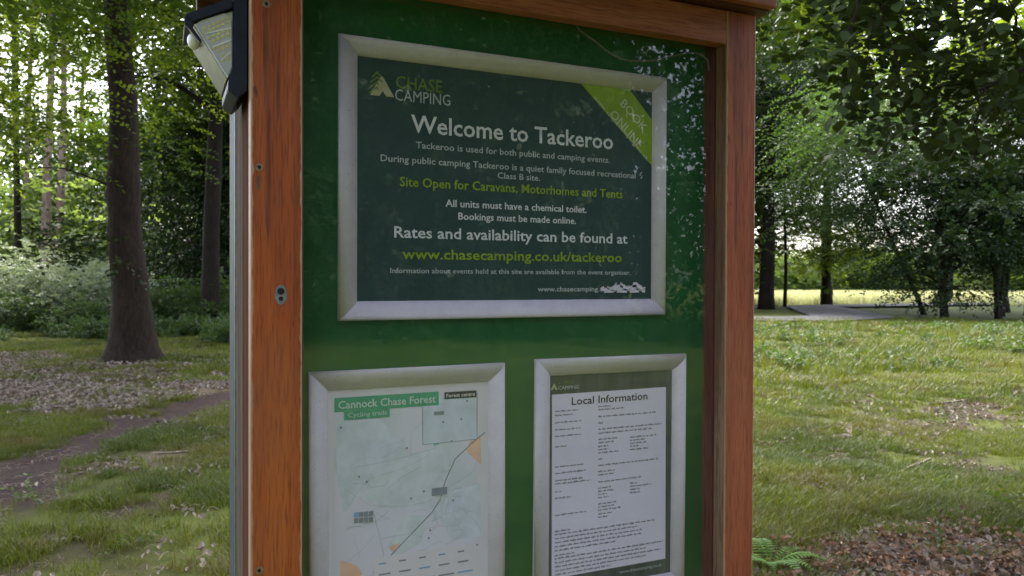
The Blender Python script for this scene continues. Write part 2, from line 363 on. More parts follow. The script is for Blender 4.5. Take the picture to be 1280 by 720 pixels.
# grey track across the far right
def strip(name, P, width, m, z):
    V = []; F = []; P = [Vector((*p, 0)) for p in P]
    for i, p in enumerate(P):
        t = (P[min(i+1, len(P)-1)]-P[max(i-1, 0)]).normalized(); nrm = Vector((-t.y, t.x, 0))
        for k in range(5):
            q = p + nrm*width*(k/4-.5)
            V.append((q.x, q.y, z + .05*(1-abs(k/2-1)**2)))
    for i in range(len(P)-1):
        for k in range(4): a = i*5+k; F.append((a, a+1, a+6, a+5))
    return mesh(name, V, F, m, True)
tag(link('road', strip('road', [(-40, 40), (-20, 36), (0, 32), (8, 30.4), (12, 30.6), (14.4, 32.4), (15.6, 37), (18, 46), (34, 54), (60, 78)], 3.4, M['road'], .09)), kind='structure')

# ------------------------------------------------------------------ scatter via geometry nodes (stuff)
def scatter(name, src, P, rotz, scl, kind='stuff', label=None, cat=None, tilt=None):
    me = bpy.data.meshes.new(name); me.vertices.add(len(P)); me.vertices.foreach_set('co', P.astype(np.float32).ravel())
    a = me.attributes.new('rot', 'FLOAT_VECTOR', 'POINT')
    r3 = np.zeros((len(P), 3)); r3[:, 2] = rotz
    if tilt is not None: r3[:, 0] = tilt[0]; r3[:, 1] = tilt[1]
    a.data.foreach_set('vector', r3.astype(np.float32).ravel())
    a = me.attributes.new('scl', 'FLOAT', 'POINT'); a.data.foreach_set('value', scl.astype(np.float32))
    o = link(name, me); tag(o, label, cat, kind=kind)
    s = bpy.data.objects.new(name+'_source', src)
    ng = bpy.data.node_groups.new(name, 'GeometryNodeTree')
    ng.interface.new_socket('Geometry', in_out='INPUT', socket_type='NodeSocketGeometry')
    ng.interface.new_socket('Geometry', in_out='OUTPUT', socket_type='NodeSocketGeometry')
    n = ng.nodes; gi = n.new('NodeGroupInput'); go = n.new('NodeGroupOutput'); ip = n.new('GeometryNodeInstanceOnPoints')
    oi = n.new('GeometryNodeObjectInfo'); oi.inputs['Object'].default_value = s; oi.inputs['As Instance'].default_value = True
    ra = n.new('GeometryNodeInputNamedAttribute'); ra.data_type = 'FLOAT_VECTOR'; ra.inputs[0].default_value = 'rot'
    sa = n.new('GeometryNodeInputNamedAttribute'); sa.data_type = 'FLOAT'; sa.inputs[0].default_value = 'scl'
    L = ng.links
    L.new(gi.outputs[0], ip.inputs['Points']); L.new(oi.outputs['Geometry'], ip.inputs['Instance'])
    L.new(ra.outputs[0], ip.inputs['Rotation']); L.new(sa.outputs[0], ip.inputs['Scale']); L.new(ip.outputs[0], go.inputs[0])
    md = o.modifiers.new('scatter', 'NODES'); md.node_group = ng
    return o
def tuft(name, n, h, spread, width, m, seed, lean=.5):
    r_ = np.random.default_rng(seed); V = []; F = []; T = []
    for i in range(n):
        a = r_.uniform(0, 6.283); rr = spread*math.sqrt(r_.random()); bx, by = rr*math.cos(a), rr*math.sin(a)
        d = r_.uniform(0, 6.283); L = h*r_.uniform(.45, 1.1); le = L*lean*r_.uniform(.2, 1.3); wv = width*r_.uniform(.7, 1.3)
        sx, sy = -math.sin(d)*wv, math.cos(d)*wv; dx, dy = math.cos(d)*le, math.sin(d)*le; o = len(V)
        V += [(bx-sx, by-sy, -.01), (bx+sx, by+sy, -.01), (bx+dx*.35-sx*.8, by+dy*.35-sy*.8, L*.55), (bx+dx*.35+sx*.8, by+dy*.35+sy*.8, L*.55), (bx+dx, by+dy, L*.9)]
        F += [(o, o+1, o+3, o+2), (o+2, o+3, o+4, o+4)]; T += [r_.random()]*5
    F = [f if f[2] != f[3] else f[:3] for f in F]
    me = mesh(name, V, F, m); a = me.attributes.new('tint', 'FLOAT', 'POINT'); a.data.foreach_set('value', T); return me
def wedge(n, y0, y1, side, pw=1.0):
    """points on the ground either side of the board, wider than the picture"""
    y = y0 + (y1-y0)*rng.random(n)**pw
    lo, hi = (-.95, 0) if side < 0 else (0, .95)
    k = rng.uniform(lo, hi, n); x = k*y + rng.uniform(-.4, .4, n)
    return x, y
def grass_pts(n, y0, y1, pw, keep):
    xs, ys = [], []
    for s in (-1, 1):
        x, y = wedge(n, y0, y1, s, pw); p = keep(x, y); k = rng.random(n) < p; xs.append(x[k]); ys.append(y[k])
    x = np.concatenate(xs); y = np.concatenate(ys); return x, y
def gkeep(x, y):
    return np.clip((1-dirt_f(x, y)*np.where(x < 0, 1.1, .9))*(1-litter_f(x, y)*.88)*(.06+1.25*sm(fbm(x, y, .9, 50), .36, .60)), 0, 1)
x, y = grass_pts(58000, 3.0, 13, .85, gkeep)
sc = rng.uniform(.45, 1.1, len(x))*(.65+.7*fbm(x, y, .8, 55))
scatter('short_grass', tuft('grass_tuft', 22, .085, .075, .0022, M['grass'], 1, .9), np.stack([x, y, gz(x, y)], 1), rng.uniform(0, 6.28, len(x)), sc)
x, y = grass_pts(46000, 8.5, 31, .85, lambda x, y: gkeep(x, y)*sm(y, 8.5, 14))
scatter('meadow_grass', tuft('meadow_tuft', 26, .11, .16, .0045, M['grass'], 2, .9), np.stack([x, y, gz(x, y)], 1), rng.uniform(0, 6.28, len(x)), rng.uniform(.6, 1.3, len(x)))
n = 16000; y = rng.uniform(50, 95, n); x = y*rng.uniform(-.1, .85, n)
k = rng.random(n) < .25+.75*hay_f(x, y); x, y = x[k], y[k]
scatter('tall_pale_grass', tuft('hay_tuft', 26, .62, .45, .014, M['haygrass'], 3, .5), np.stack([x, y, gz(x, y)], 1), rng.uniform(0, 6.28, len(x)), rng.uniform(.6, 1.25, len(x)))
# fallen leaves
def leaf_one(name, L, Wd, m, curl=.25, seed=0):
    r_ = random.Random(seed); V = [(-L/2, 0, .004), (-L*.1, -Wd/2, L*curl*.6), (L*.2, -Wd*.42, L*curl*.7), (L/2, 0, .004+L*curl*.3), (L*.2, Wd*.42, L*curl), (-L*.1, Wd/2, L*curl*.8), (0, 0, 0.002)]
    me = mesh(name, V, [(0, 1, 6), (1, 2, 6), (2, 3, 6), (3, 4, 6), (4, 5, 6), (5, 0, 6)], m)
    a = me.attributes.new('tint', 'FLOAT', 'POINT'); a.data.foreach_set('value', [r_.random()]*7); return me
def lmulti(name, n, rad, L, m, seed):
    """a small handful of fallen leaves"""
    r_ = random.Random(seed); V = []; F = []; T = []
    base = [(-.5, 0, .0), (-.1, -.3, .2), (.2, -.26, .22), (.5, 0, .08), (.2, .26, .3), (-.1, .3, .25), (0, 0, 0)]
    for i in range(n):
        a = r_.uniform(0, 6.28); q = rad*math.sqrt(r_.random()); l = L*r_.uniform(.6, 1.3); e = Euler((r_.uniform(-.7, .7), r_.uniform(-.7, .7), r_.uniform(0, 6.28)))
        o = len(V); t = r_.random()
        for b in base: V.append(e.to_matrix() @ (Vector(b)*l) + Vector((q*math.cos(a), q*math.sin(a), .012)))
        F += [(o+j, o+(j+1) % 6, o+6) for j in range(6)]; T += [t]*7
    me = mesh(name, V, F, m); a = me.attributes.new('tint', 'FLOAT', 'POINT'); a.data.foreach_set('value', T); return me
x, y = grass_pts(21000, 3.0, 18, .9, lambda x, y: np.clip(.42*litter_f(x, y)*(1-.95*(dirt_f(x, y) > .3)*(x < 0))+.12*dirt_f(x, y)*(x > 0)+.012, 0, 1))
scatter('leaf_litter', lmulti('litter_handful', 11, .15, .042, M['litter'], 4), np.stack([x, y, gz(x, y)+.008], 1), rng.uniform(0, 6.28, len(x)), rng.uniform(.6, 1.3, len(x))*(1+.5*(y > 8)))
# dead bracken in the near right corner
n = 560; x = rng.uniform(1.35, 4.2, n); y = 5.0 - rng.random(n)**.75*1.5 - .30 + (fbm(x, x*0, 1.5, 60)-.5)*.9
scatter('dead_bracken', lmulti('bracken_handful', 14, .11, .034, M['dead'], 5), np.stack([x, y, gz(x, y)+.01], 1), rng.uniform(0, 6.28, n), rng.uniform(.5, 1.5, n), tilt=(rng.uniform(-.5, .5, n), rng.uniform(-.5, .5, n)))
# twiggy straw
def straw(name, seed, n=5, L=.09):
    r_ = random.Random(seed); P = []
    for i in range(n):
        a = r_.uniform(0, 6.28); q = Vector((r_.uniform(-.1, .1), r_.uniform(-.1, .1), .012)); d = Vector((math.cos(a), math.sin(a), r_.uniform(-.1, .25)))*L*r_.uniform(.4, 1.2)
        P.append(tube([q, q+d*.5+Vector((0, 0, .01)), q+d], [.0013, .0011, .0008], 3))
    return mesh(name, *join(P), M['stick'])
x, y = grass_pts(1000, 3.2, 9, .9, lambda x, y: np.clip(.15+litter_f(x, y)*.7+dirt_f(x, y)*.5, 0, 1))
scatter('straw_and_twigs', straw('straw', 3), np.stack([x, y, gz(x, y)], 1), rng.uniform(0, 6.28, len(x)), rng.uniform(.6, 1.5, len(x)))

# ------------------------------------------------------------------ foliage
def sprays(c, n_leaf, L, leaf, out, rs, droop=.25, tilt=.35, asp=.34):
    """c: (K,3) twig starts, out: (K,3) directions. returns verts, faces, tint"""
    K = len(c); out = out/np.linalg.norm(out, axis=1, keepdims=True)
    up = np.tile([0, 0, 1.], (K, 1)) + rs.normal(0, tilt, (K, 3)); s = np.cross(out, up); s /= np.linalg.norm(s, axis=1, keepdims=True)
    Ls = L*rs.uniform(.6, 1.3, K)
    j = np.arange(n_leaf); t = (j+.5)/n_leaf; sg = np.where(j % 2, 1., -1.)
    P = c[:, None]+out[:, None]*(Ls[:, None]*t)[..., None] - np.array([0, 0, 1.])*((Ls*droop)[:, None]*t**2)[..., None]
    d = out[:, None]*.55 + s[:, None]*sg[None, :, None]*.8 + rs.normal(0, .28, (K, n_leaf, 3)); d /= np.linalg.norm(d, axis=2, keepdims=True)
    nn = np.cross(s, out)[:, None] + rs.normal(0, .35, (K, n_leaf, 3)); wv = np.cross(d, nn); wv /= np.linalg.norm(wv, axis=2, keepdims=True)
    ls = leaf*rs.uniform(.65, 1.25, (K, n_leaf, 1)); d = d*ls; wv = wv*ls*asp
    q = np.stack([P, P+d*.45-wv, P+d, P+d*.45+wv], 2).reshape(-1, 3)
    F = np.arange(len(q)).reshape(-1, 4)
    tb = rs.random((K, 1))*.6 + rs.random((K, n_leaf))*.4
    return q, F, np.repeat(tb.ravel(), 4)
def crown_mesh(name, m, seed, clumps, twigs, leaf=.09, n_leaf=12, L=.55, rx=3., rz=3., flat=.35, csize=.8, shell=.55, droop=.25, lowcut=-1, asp=.34):
    rs = np.random.default_rng(seed); P = []
    while len(P) < clumps:
        v = rs.uniform(-1, 1, 3); r = np.linalg.norm(v)
        if r > 1 or r < shell*rs.random() or v[2] < lowcut: continue
        P.append(v)
    P = np.array(P); Cc = P*[rx, rx, rz]
    idx = rs.integers(0, clumps, twigs); g = rs.normal(0, 1, (twigs, 3)); cs = csize*rs.uniform(.6, 1.4, clumps)[idx][:, None]
    c = Cc[idx] + g*cs*[1, 1, flat]
    out = g*[1, 1, .3] + P[idx]*.9*[1, 1, .3] + rs.normal(0, .2, (twigs, 3))
    v, f, t = sprays(c, n_leaf, L, leaf, out, rs, droop, asp=asp)
    tc = rs.random(clumps)[idx]; t = np.clip(t*.6 + np.repeat(tc, n_leaf*4)*.4, 0, 1)
    return bulk(name, v, f, m, t), Cc
CR = {}
def crown(key, *a, **k): CR[key] = crown_mesh('crown_'+key, *a, **k)
crown('beech', M['leaf'], 11, 70, 2900, leaf=.16, n_leaf=10, L=.7, rx=3.4, rz=3.2)
crown('beech2', M['leaf'], 12, 60, 2600, leaf=.16, n_leaf=10, L=.7, rx=3.4, rz=2.8, flat=.25)
crown('bright', M['leaf_bright'], 13, 60, 2500, leaf=.16, n_leaf=10, L=.7, rx=3.2, rz=2.8)
crown('dark', M['leaf_dark'], 14, 80, 4400, leaf=.13, n_leaf=10, L=.6, rx=3.0, rz=3.2, shell=.3)
crown('fine', M['leaf_fine'], 15, 75, 3300, leaf=.14, n_leaf=11, L=.8, rx=3.2, rz=3.2, flat=.5, droop=.7, asp=.25)
crown('umbrella', M['leaf_dark'], 16, 48, 3800, leaf=.12, n_leaf=10, L=.6, rx=3.6, rz=2.4, flat=.22, shell=.4)
crown('airy', M['leaf_dark'], 21, 40, 760, leaf=.17, n_leaf=10, L=.7, rx=3.0, rz=3.0, flat=.4)
crown('bush', M['leaf_pale'], 17, 40, 1500, leaf=.10, n_leaf=10, L=.45, rx=1.5, rz=1.0, csize=.35, flat=.6, shell=.6)
crown('shrub', M['leaf_fine'], 18, 40, 1500, leaf=.09, n_leaf=10, L=.4, rx=1.3, rz=.9, csize=.35, flat=.6, shell=.5)
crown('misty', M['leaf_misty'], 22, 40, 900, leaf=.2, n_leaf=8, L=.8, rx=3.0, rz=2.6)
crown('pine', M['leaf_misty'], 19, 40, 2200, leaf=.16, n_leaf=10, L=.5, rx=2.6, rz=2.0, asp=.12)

def trunk_mesh(name, m, H, r0, r1, flare=1.5, lean=(0, 0), seed=0, limbs=(), crown_c=None, bend=.08, sides=14):
    r_ = random.Random(seed); pts = []; rad = []; nseg = 16
    for i in range(nseg+1):
        t = i/nseg; z = H*t; f = 1 + (flare-1)*math.exp(-z/(r0*1.3))
        pts.append(Vector((lean[0]*t + bend*math.sin(t*5+seed), lean[1]*t + bend*math.cos(t*4+seed)-bend*math.cos(seed), z-.15 if i == 0 else z)))
        rad.append((r0*(1-t)+r1*t)*f)
    P = [tube(pts, rad, sides, .05, seed)]
    for q in limbs:
        q = Vector(q); tz = min(max((q.z - abs(q.x+q.y)*.15 - .5)/H, .2), .97); i = tz*nseg; a = pts[int(i)].lerp(pts[min(int(i)+1, nseg)], i-int(i))
        rr = rad[int(i)]*.45; k = 5; lp = []
        for j in range(k+1):
            s = j/k; p = a.lerp(q, s) + Vector((r_.uniform(-.08, .08), r_.uniform(-.08, .08), math.sin(s*3.14)*.12*(q-a).length))*(1 if 0 < j < k else 0); lp.append(p)
        P.append(tube(lp, [rr*(1-s/k)+.012 for s in range(k+1)], 6))
    v, f = join(P); return mesh(name, v, f, m, True)
def tree(name, label, cat, loc, key, trunkkw, cz, cs=1.0, rz=0., group=None, bm='bark_dark', nl=14):
    x, y = loc; z = float(gz(np.array(x), np.array(y)))
    t = thing(name, label, cat, (x, y, z), 0, group)
    me, Cc = CR[key]; sx = cs if isinstance(cs, tuple) else (cs, cs, cs)
    ca, sa = math.cos(rz), math.sin(rz)
    lim = []
    for c in Cc[:nl]:
        p = (c[0]*sx[0]*ca - c[1]*sx[1]*sa, c[0]*sx[0]*sa + c[1]*sx[1]*ca, c[2]*sx[2]+cz); lim.append(p)
    link('trunk', trunk_mesh('trunk', M[bm], limbs=lim, **trunkkw), t)
    c = link('crown', me, t, (trunkkw.get('lean', (0, 0))[0]*.7, 0, cz), (0, 0, rz)); c.scale = sx
    return t
def extra_crown(t, key, loc, cs, rz=0):
    me, Cc = CR[key]; c = link('crown', me, t, loc, (0, 0, rz)); c.scale = cs if isinstance(cs, tuple) else (cs,)*3; return c

# --- left side
bt = thing('beech_tree', 'large beech with thick dark trunk and flared base beside the dirt path at left', 'tree', (-6.72, 13.6, .05))
def big_trunk():
    H = 16; pts = []; rad = []; prof = [(0, .60), (.12, .54), (.35, .47), (.7, .425), (1.2, .40), (1.8, .385), (2.4, .36), (3.0, .345), (3.25, .365), (3.5, .335), (4.5, .31), (5.5, .285), (7, .27), (9, .24), (12, .19), (16, .08)]
    for z, r in prof:
        pass
    zs = sorted(set([round(.1*i, 2) for i in range(60)]+[z for z, r in prof if z >= 6]))
    for z in zs:
        r = float(np.interp(z, [q[0] for q in prof], [q[1] for q in prof])); pts.append(Vector((-.055*z+.03*math.sin(z*1.7), .03*z, z-.12))); rad.append(r*(.76+.26*math.exp(-max(z, 0)/.45)))
    v, f = tube(pts, rad, 30, .014, 5)
    v = [Vector(p) for p in v]
    for i, p in enumerate(v):     # root lobes at the base
        if p.z < 1.0:
            a = math.atan2(p.y, p.x); k = 1 + .17*math.exp(-max(p.z, 0)/.28)*max(0, math.sin(a*5+.7)); p.x = (p.x)*k*1.06; p.y *= k*1.06
    for p in v:
        side = max(0, -(p.x+.055*p.z)/.4)
        for (zb, am, wd) in ((1.95, .030, .12), (2.35, .045, .10), (2.95, .06, .13), (3.3, .045, .09), (3.75, .03, .1)):
            p.x -= am*side*math.exp(-((p.z-zb)/wd)**2)
    P = [(v, f)]
    r_ = random.Random(3)
    for (zz, dx, dy, dz) in ((7.4, 2.6, 1.5, 1.2), (7.2, -3.0, 1.6, 1.5), (7.5, 3, -2, 2), (8, -2, -3, 2.4), (9, 2, 3, 3), (10, -3, 1, 3), (3.0, -1.9, -.5, .25), (3.35, -1.6, .6, .5)):
        a = Vector((-.055*zz, .03*zz, zz)); d = Vector((dx, dy, dz)); n = 6
        P.append(tube([a + d*(j/n) + Vector((r_.uniform(-.06, .06), r_.uniform(-.06, .06), .3*math.sin(j/n*3))) for j in range(n+1)], [(.09 if zz > 4 else .015)*(1-j/n)+.006 for j in range(n+1)], 7))
    return mesh('trunk', *join(P), M['bark'], True)
link('trunk', big_trunk(), bt)
extra_crown(bt, 'beech', (-.5, 0, 9.6), (1.3, 1.3, .9), .4)
# low drooping sprays of the big beech, seen in the upper left
def spray_cloud(name, m, seed, centers, rad, twigs, leaf=.085, n_leaf=9, L=.45, flat=.4, droop=.3):
    rs = np.random.default_rng(seed); cc = np.array(centers); idx = rs.integers(0, len(cc), twigs); g = rs.normal(0, 1, (twigs, 3))
    c = cc[idx]+g*rad*[1, 1, flat]; v, f, t = sprays(c, n_leaf, L, leaf, g*[1, 1, .3]+.01, rs, droop); return bulk(name, v, f, m, t)
def px2w(px, py, Y): return ((px-640)/960*Y, Y, CAMZ+(350.6-py)/960*Y)
def cl(lst, org): return [tuple(np.array(px2w(a, b, Y))-np.array(org)) for a, b, Y in lst]
og = (-6.72, 13.6, .05)
link('lower_foliage', spray_cloud('lower_foliage', M['leaf_bright'], 31, cl([(60, 60, 13), (95, 90, 13.2), (30, 100, 12.6), (75, 125, 13), (190, 60, 14.5), (215, 110, 15), (185, 150, 15.2), (235, 60, 14.6), (10, 40, 12.2), (105, 30, 13.2), (215, 20, 14.5), (85, 165, 13.6)], og), .5, 560), bt)
link('lower_foliage', spray_cloud('lower_foliage', M['leaf'], 32, cl([(40, 30, 11.8), (90, 20, 12.4), (20, 150, 12.4), (50, 170, 12.6), (200, 200, 15.5), (10, 210, 13), (240, 20, 13.9), (60, 0, 12.9)], og), .55, 620), bt)
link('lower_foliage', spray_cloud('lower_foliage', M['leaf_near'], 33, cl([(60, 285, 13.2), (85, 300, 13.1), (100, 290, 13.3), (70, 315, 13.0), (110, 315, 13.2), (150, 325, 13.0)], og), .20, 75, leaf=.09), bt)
tree('beech_tree', 'slim dark trunk half hidden by evergreens left of the notice board', 'tree', (-8.95, 23), 'beech2', dict(H=13, r0=.27, r1=.15, flare=1.4, seed=4, bend=.1), 10.5, 1.25, 1.0)
tree('evergreen_tree', 'dense dark evergreen filling the gap between big beech and notice board', 'tree', (-12.2, 30.5), 'dark', dict(H=6, r0=.2, r1=.06, seed=5), 4.6, (1.15, .95, 1.6), .3)
tree('evergreen_tree', 'dark evergreen just behind the slim trunk beside the notice board', 'tree', (-9.3, 31), 'dark', dict(H=6, r0=.2, r1=.06, seed=6), 4.6, (1.1, .95, 1.6), 2.3)
tree('beech_tree', 'leafy green beech rising above the dark evergreens at left', 'tree', (-10.8, 31), 'beech', dict(H=11, r0=.3, r1=.12, seed=7), 9.3, 1.2, 2.0)
tree('beech_tree', 'bright leaved beech at the left edge of the photo', 'tree', (-16.0, 21), 'bright', dict(H=8, r0=.09, r1=.04, seed=8), 7.2, .85, 2.6)
PG = 'tall pines standing in the bright gap at left'
for i, (px, Y, r, lab) in enumerate([(20, 27, .13, 'thin dark pine trunk nearest the left edge'), (34, 44, .19, 'pale pine trunk second from the left edge'), (58, 40, .26, 'broad pinkish pine trunk in the left gap'), (74, 42, .24, 'pinkish pine trunk right beside the broadest one'), (92, 52, .18, 'slender leaning pine nearest the big beech')]):
    x = (px-640)/960*Y
    tree('pine_tree', lab, 'tree', (x, Y), 'pine', dict(H=17, r0=r, r1=r*.5, flare=1.2, seed=20+i, lean=(.8 if i == 4 else .2, 0)), 16.5, (1.0, 1.0, .8), i*1.1, PG, 'bark_dark' if i == 0 else 'bark_pine', 8)
for i, (px, Y, s, key, lab) in enumerate([(15, 24, 1.0, 'bush', 'pale leaved bush at the left edge'), (70, 25.5, 1.3, 'bush', 'pale grey green bush under the pines'), (112, 24, 1.0, 'bush', 'pale bush touching the big beech trunk'), (45, 22.5, .62, 'shrub', 'low green shrub in front of the pale bushes'), (108, 22, .55, 'shrub', 'low green shrub left of the beech base'), (215, 24, .75, 'shrub', 'green shrub between beech and slim trunk'), (262, 23, .55, 'shrub', 'low green shrub beside the notice board post'), (285, 25, 1.0, 'shrub', 'taller shrub hard against the board edge')]):
    x = (px-640)/960*Y; z = float(gz(np.array(x), np.array(Y)))
    t = thing('bush', lab, 'bush', (x, Y, z), 0)
    c = link('foliage', CR[key][0], t, (0, 0, .75*s), (0, 0, i*.8)); c.scale = (s, s, s)
    me = mesh('stem', *join([tube([(0, 0, -.1), (.25*math.cos(a)*s, .25*math.sin(a)*s, .4*s), (.6*math.cos(a)*s, .6*math.sin(a)*s, 1.1*s)], [.03, .02, .008], 5) for a in (.2, 1.7, 3.0, 4.4)]), M['bark_dark']); link('stem', me, t)

# --- right side
tree('broadleaf_tree', 'thick dark trunk directly right of the notice board post', 'tree', (14.6, 44), 'dark', dict(H=12, r0=.42, r1=.2, flare=1.25, seed=31), 10.6, (1.3, 1.3, 1.4), .2)
tree('broadleaf_tree', 'very thin straight trunk standing alone near the track', 'tree', (17.0, 48), 'fine', dict(H=9, r0=.12, r1=.05, flare=1.1, seed=32), 8.2, (.9, .9, 1.0), 1.2)
t = tree('broadleaf_tree', 'short trunk under low yellow green foliage beyond the track', 'tree', (20.2, 49.5), 'bright', dict(H=8, r0=.34, r1=.12, flare=1.25, seed=33), 4.4, (1.0, .9, .8), .7)
extra_crown(t, 'fine', (0, 0, 9), (1.5, 1.4, 1.3), 1.9)
tree('broadleaf_tree', 'fine leaved green tree with drooping branches right of the board', 'tree', (19.6, 36.5), 'fine', dict(H=10, r0=.1, r1=.05, seed=34, lean=(-4.2, 0)), 7.6, (1.15, 1.1, 1.15), 2.2)
tree('broadleaf_tree', 'dark spreading umbrella shaped tree with slim forked trunk on the right', 'tree', (18.5, 32.7), 'umbrella', dict(H=6, r0=.17, r1=.07, flare=1.2, seed=35, bend=.12), 3.75, (1.2, 1.0, 1.2), 0, None, 'bark_dark', 30)
for i, (px, r, lean) in enumerate([(1250, .11, -.4), (1260, .13, .1), (1270, .12, .5)]):
    tree('broadleaf_tree', ['left stem of the dark tree group at right edge', 'middle stem of the dark tree group at right edge', 'right stem of the dark tree group at right edge'][i], 'tree', ((px-640)/960*33, 33+.5*i), 'umbrella', dict(H=6, r0=r, r1=.05, flare=1.15, seed=36+i, lean=(lean, 0)), 4.3+.2*i, (.7, .7, .9), 1+i*1.3, 'dark trees clustered at the right edge')
def high_tree(px, py, Y, key, cs, lab, seed, r0=.28):
    x, _, z = px2w(px, py, Y); return tree('broadleaf_tree', lab, 'tree', (x, Y), key, dict(H=z+1, r0=r0, r1=.1, seed=seed), z, cs, seed*1.3)
high_tree(1033, 75, 52, 'bright', (1.55, 1.2, 1.5), 'bright backlit tree above the short trunk at right', 42)
high_tree(1254, 70, 40, 'bright', (1.6, 1.2, 1.25), 'bright backlit tree behind the umbrella shaped tree', 43)
high_tree(1186, 130, 60, 'fine', (2.0, 1.6, 1.5), 'mid green tree far behind the umbrella shaped tree', 44)
high_tree(951, 60, 53, 'beech', (1.4, 1.1, 1.6), 'green tree whose leaves meet the roof corner of the board', 45, .2)
high_tree(1290, 170, 36, 'dark', (1.1, 1.1, 1.4), 'dark tall tree at the far right edge', 46)
high_tree(1036, 20, 62, 'beech2', (2.0, 1.6, 1.6), 'highest broad crown seen through the overhanging branch', 47)
# far wood
def far_wood(name, P, seed, key='beech', s=(1.8, 2.6)):
    P = np.array(P); rs = np.random.default_rng(seed); me = CR[key][0]
    return scatter(name, me, P, rs.uniform(0, 6.28, len(P)), rs.uniform(*s, len(P)), kind='stuff')
rs = np.random.default_rng(5); P = []
for i in range(60):
    a = R(rs.uniform(8, 48)); d = rs.uniform(135, 170); P.append((math.sin(a)*d, math.cos(a)*d, rs.uniform(.5, 2.5)))
far_wood('distant_wood', P, 51, s=(1.2, 1.9))
P = [(math.sin(R(a))*d, math.cos(R(a))*d, z) for a, d, z in [(rs.uniform(-25, -12), rs.uniform(55, 75), rs.uniform(1, 7)) for _ in range(8)] + [(rs.uniform(-15, 7), rs.uniform(50, 70), rs.uniform(2, 10)) for _ in range(18)]]
far_wood('wood_behind_the_board', P, 52, 'beech2')
P = [(math.sin(R(a))*d, math.cos(R(a))*d, z) for a, d, z in [(rs.uniform(-42, -27), rs.uniform(50, 75), rs.uniform(0, 4)) for _ in range(16)]]
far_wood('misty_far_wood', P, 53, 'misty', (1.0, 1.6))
# trees behind the photographer, mirrored in the glass
TB = 'trees of the clearing edge mirrored in the glass'
for i, (x, y, key, cz, s) in enumerate([(16.2, -13.2, 'dark', 6.2, (1.25, 1.25, 2.1)), (19.5, -3.2, 'dark', 6.0, (1.3, 1.3, 2.1)), (12.5, -16.5, 'dark', 6.4, (1.6, 1.6, 2.2)), (8, -19.5, 'dark', 6.8, (1.7, 1.7, 2.3)), (16.6, -8.3, 'airy', 6.0, (1.15, 1.15, 1.9)), (2.5, -21, 'dark', 6.4, (1.7, 1.7, 2.2)), (21, -17, 'dark', 8.5, (1.8, 1.8, 3)), (17.5, -21, 'dark', 8.5, (1.8, 1.8, 3)), (10.5, -25, 'dark', 9.5, (2, 2, 3.2)), (26, -6.5, 'dark', 9, (1.8, 1.8, 3)), (-7, -19, 'beech2', 4.5, 1.6), (-16, -7, 'beech', 5, 1.5), (13.5, -21, 'dark', 7.5, (1.8, 1.8, 2.5))]):
    tree('broadleaf_tree', 'leafy tree behind the viewer seen only as a dark reflection in the glass', 'tree', (x, y), key, dict(H=cz, r0=.25, r1=.1, seed=60+i), cz, s, i*.9, TB, nl=5)

# undergrowth bands
def weed_mesh(name, m, seed, n=26, h=.45, r=.32, leaf=.09):
    rs = np.random.default_rng(seed); c = rs.normal(0, r*.45, (n, 3)); c[:, 2] = rs.uniform(0.02, h, n)
    v, f, t = sprays(c, 7, .25, leaf, rs.normal(0, 1, (n, 3))*[1, 1, .6]+[0, 0, .35], rs, .2); return bulk(name, v, f, m, t)
wm = weed_mesh('bramble_clump', M['weed'], 70)
n = 2200; y = rng.uniform(12.5, 25, n); x = y*rng.uniform(0, .9, n); k = rng.random(n) < .75*sm(fbm(x, y, .35, 70), .34, .62)*sm(y, 12, 17); x, y = x[k], y[k]
scatter('low_brambles', wm, np.stack([x, y, gz(x, y)], 1), rng.uniform(0, 6.28, len(x)), rng.uniform(.2, .62, len(x)))
n = 2200; y = rng.uniform(18, 27, n); x = y*rng.uniform(-.95, -.02, n); k = rng.random(n) < sm(fbm(x, y, .4, 75)+.03*(y-21), .40, .62); x, y = x[k], y[k]
xr, yr = grass_pts(13000, 10, 30, .9, lambda x, y: (x > 0)*sm(fbm(x, y, .5, 90), .42, .6)*sm(y, 10, 15))
scatter('rough_grass', tuft('rough_tuft', 30, .24, .20, .006, M['grass'], 9, .7), np.stack([xr, yr, gz(xr, yr)], 1), rng.uniform(0, 6.28, len(xr)), rng.uniform(.5, 1.25, len(xr)))
scatter('woodland_undergrowth', weed_mesh('undergrowth_clump', M['leaf_fine'], 71, 30, .5, .4, .085), np.stack([x, y, gz(x, y)], 1), rng.uniform(0, 6.28, len(x)), rng.uniform(.35, 1.0, len(x)))
n = 26; y = rng.uniform(4, 14, n); x = y*np.where(rng.random(n) < .5, rng.uniform(-.75, -.3, n), rng.uniform(.3, .75, n))
scatter('small_weeds', weed_mesh('weed', M['weed'], 72, 9, .06, .07, .03), np.stack([x, y, gz(x, y)], 1), rng.uniform(0, 6.28, n), rng.uniform(.6, 1.3, n))

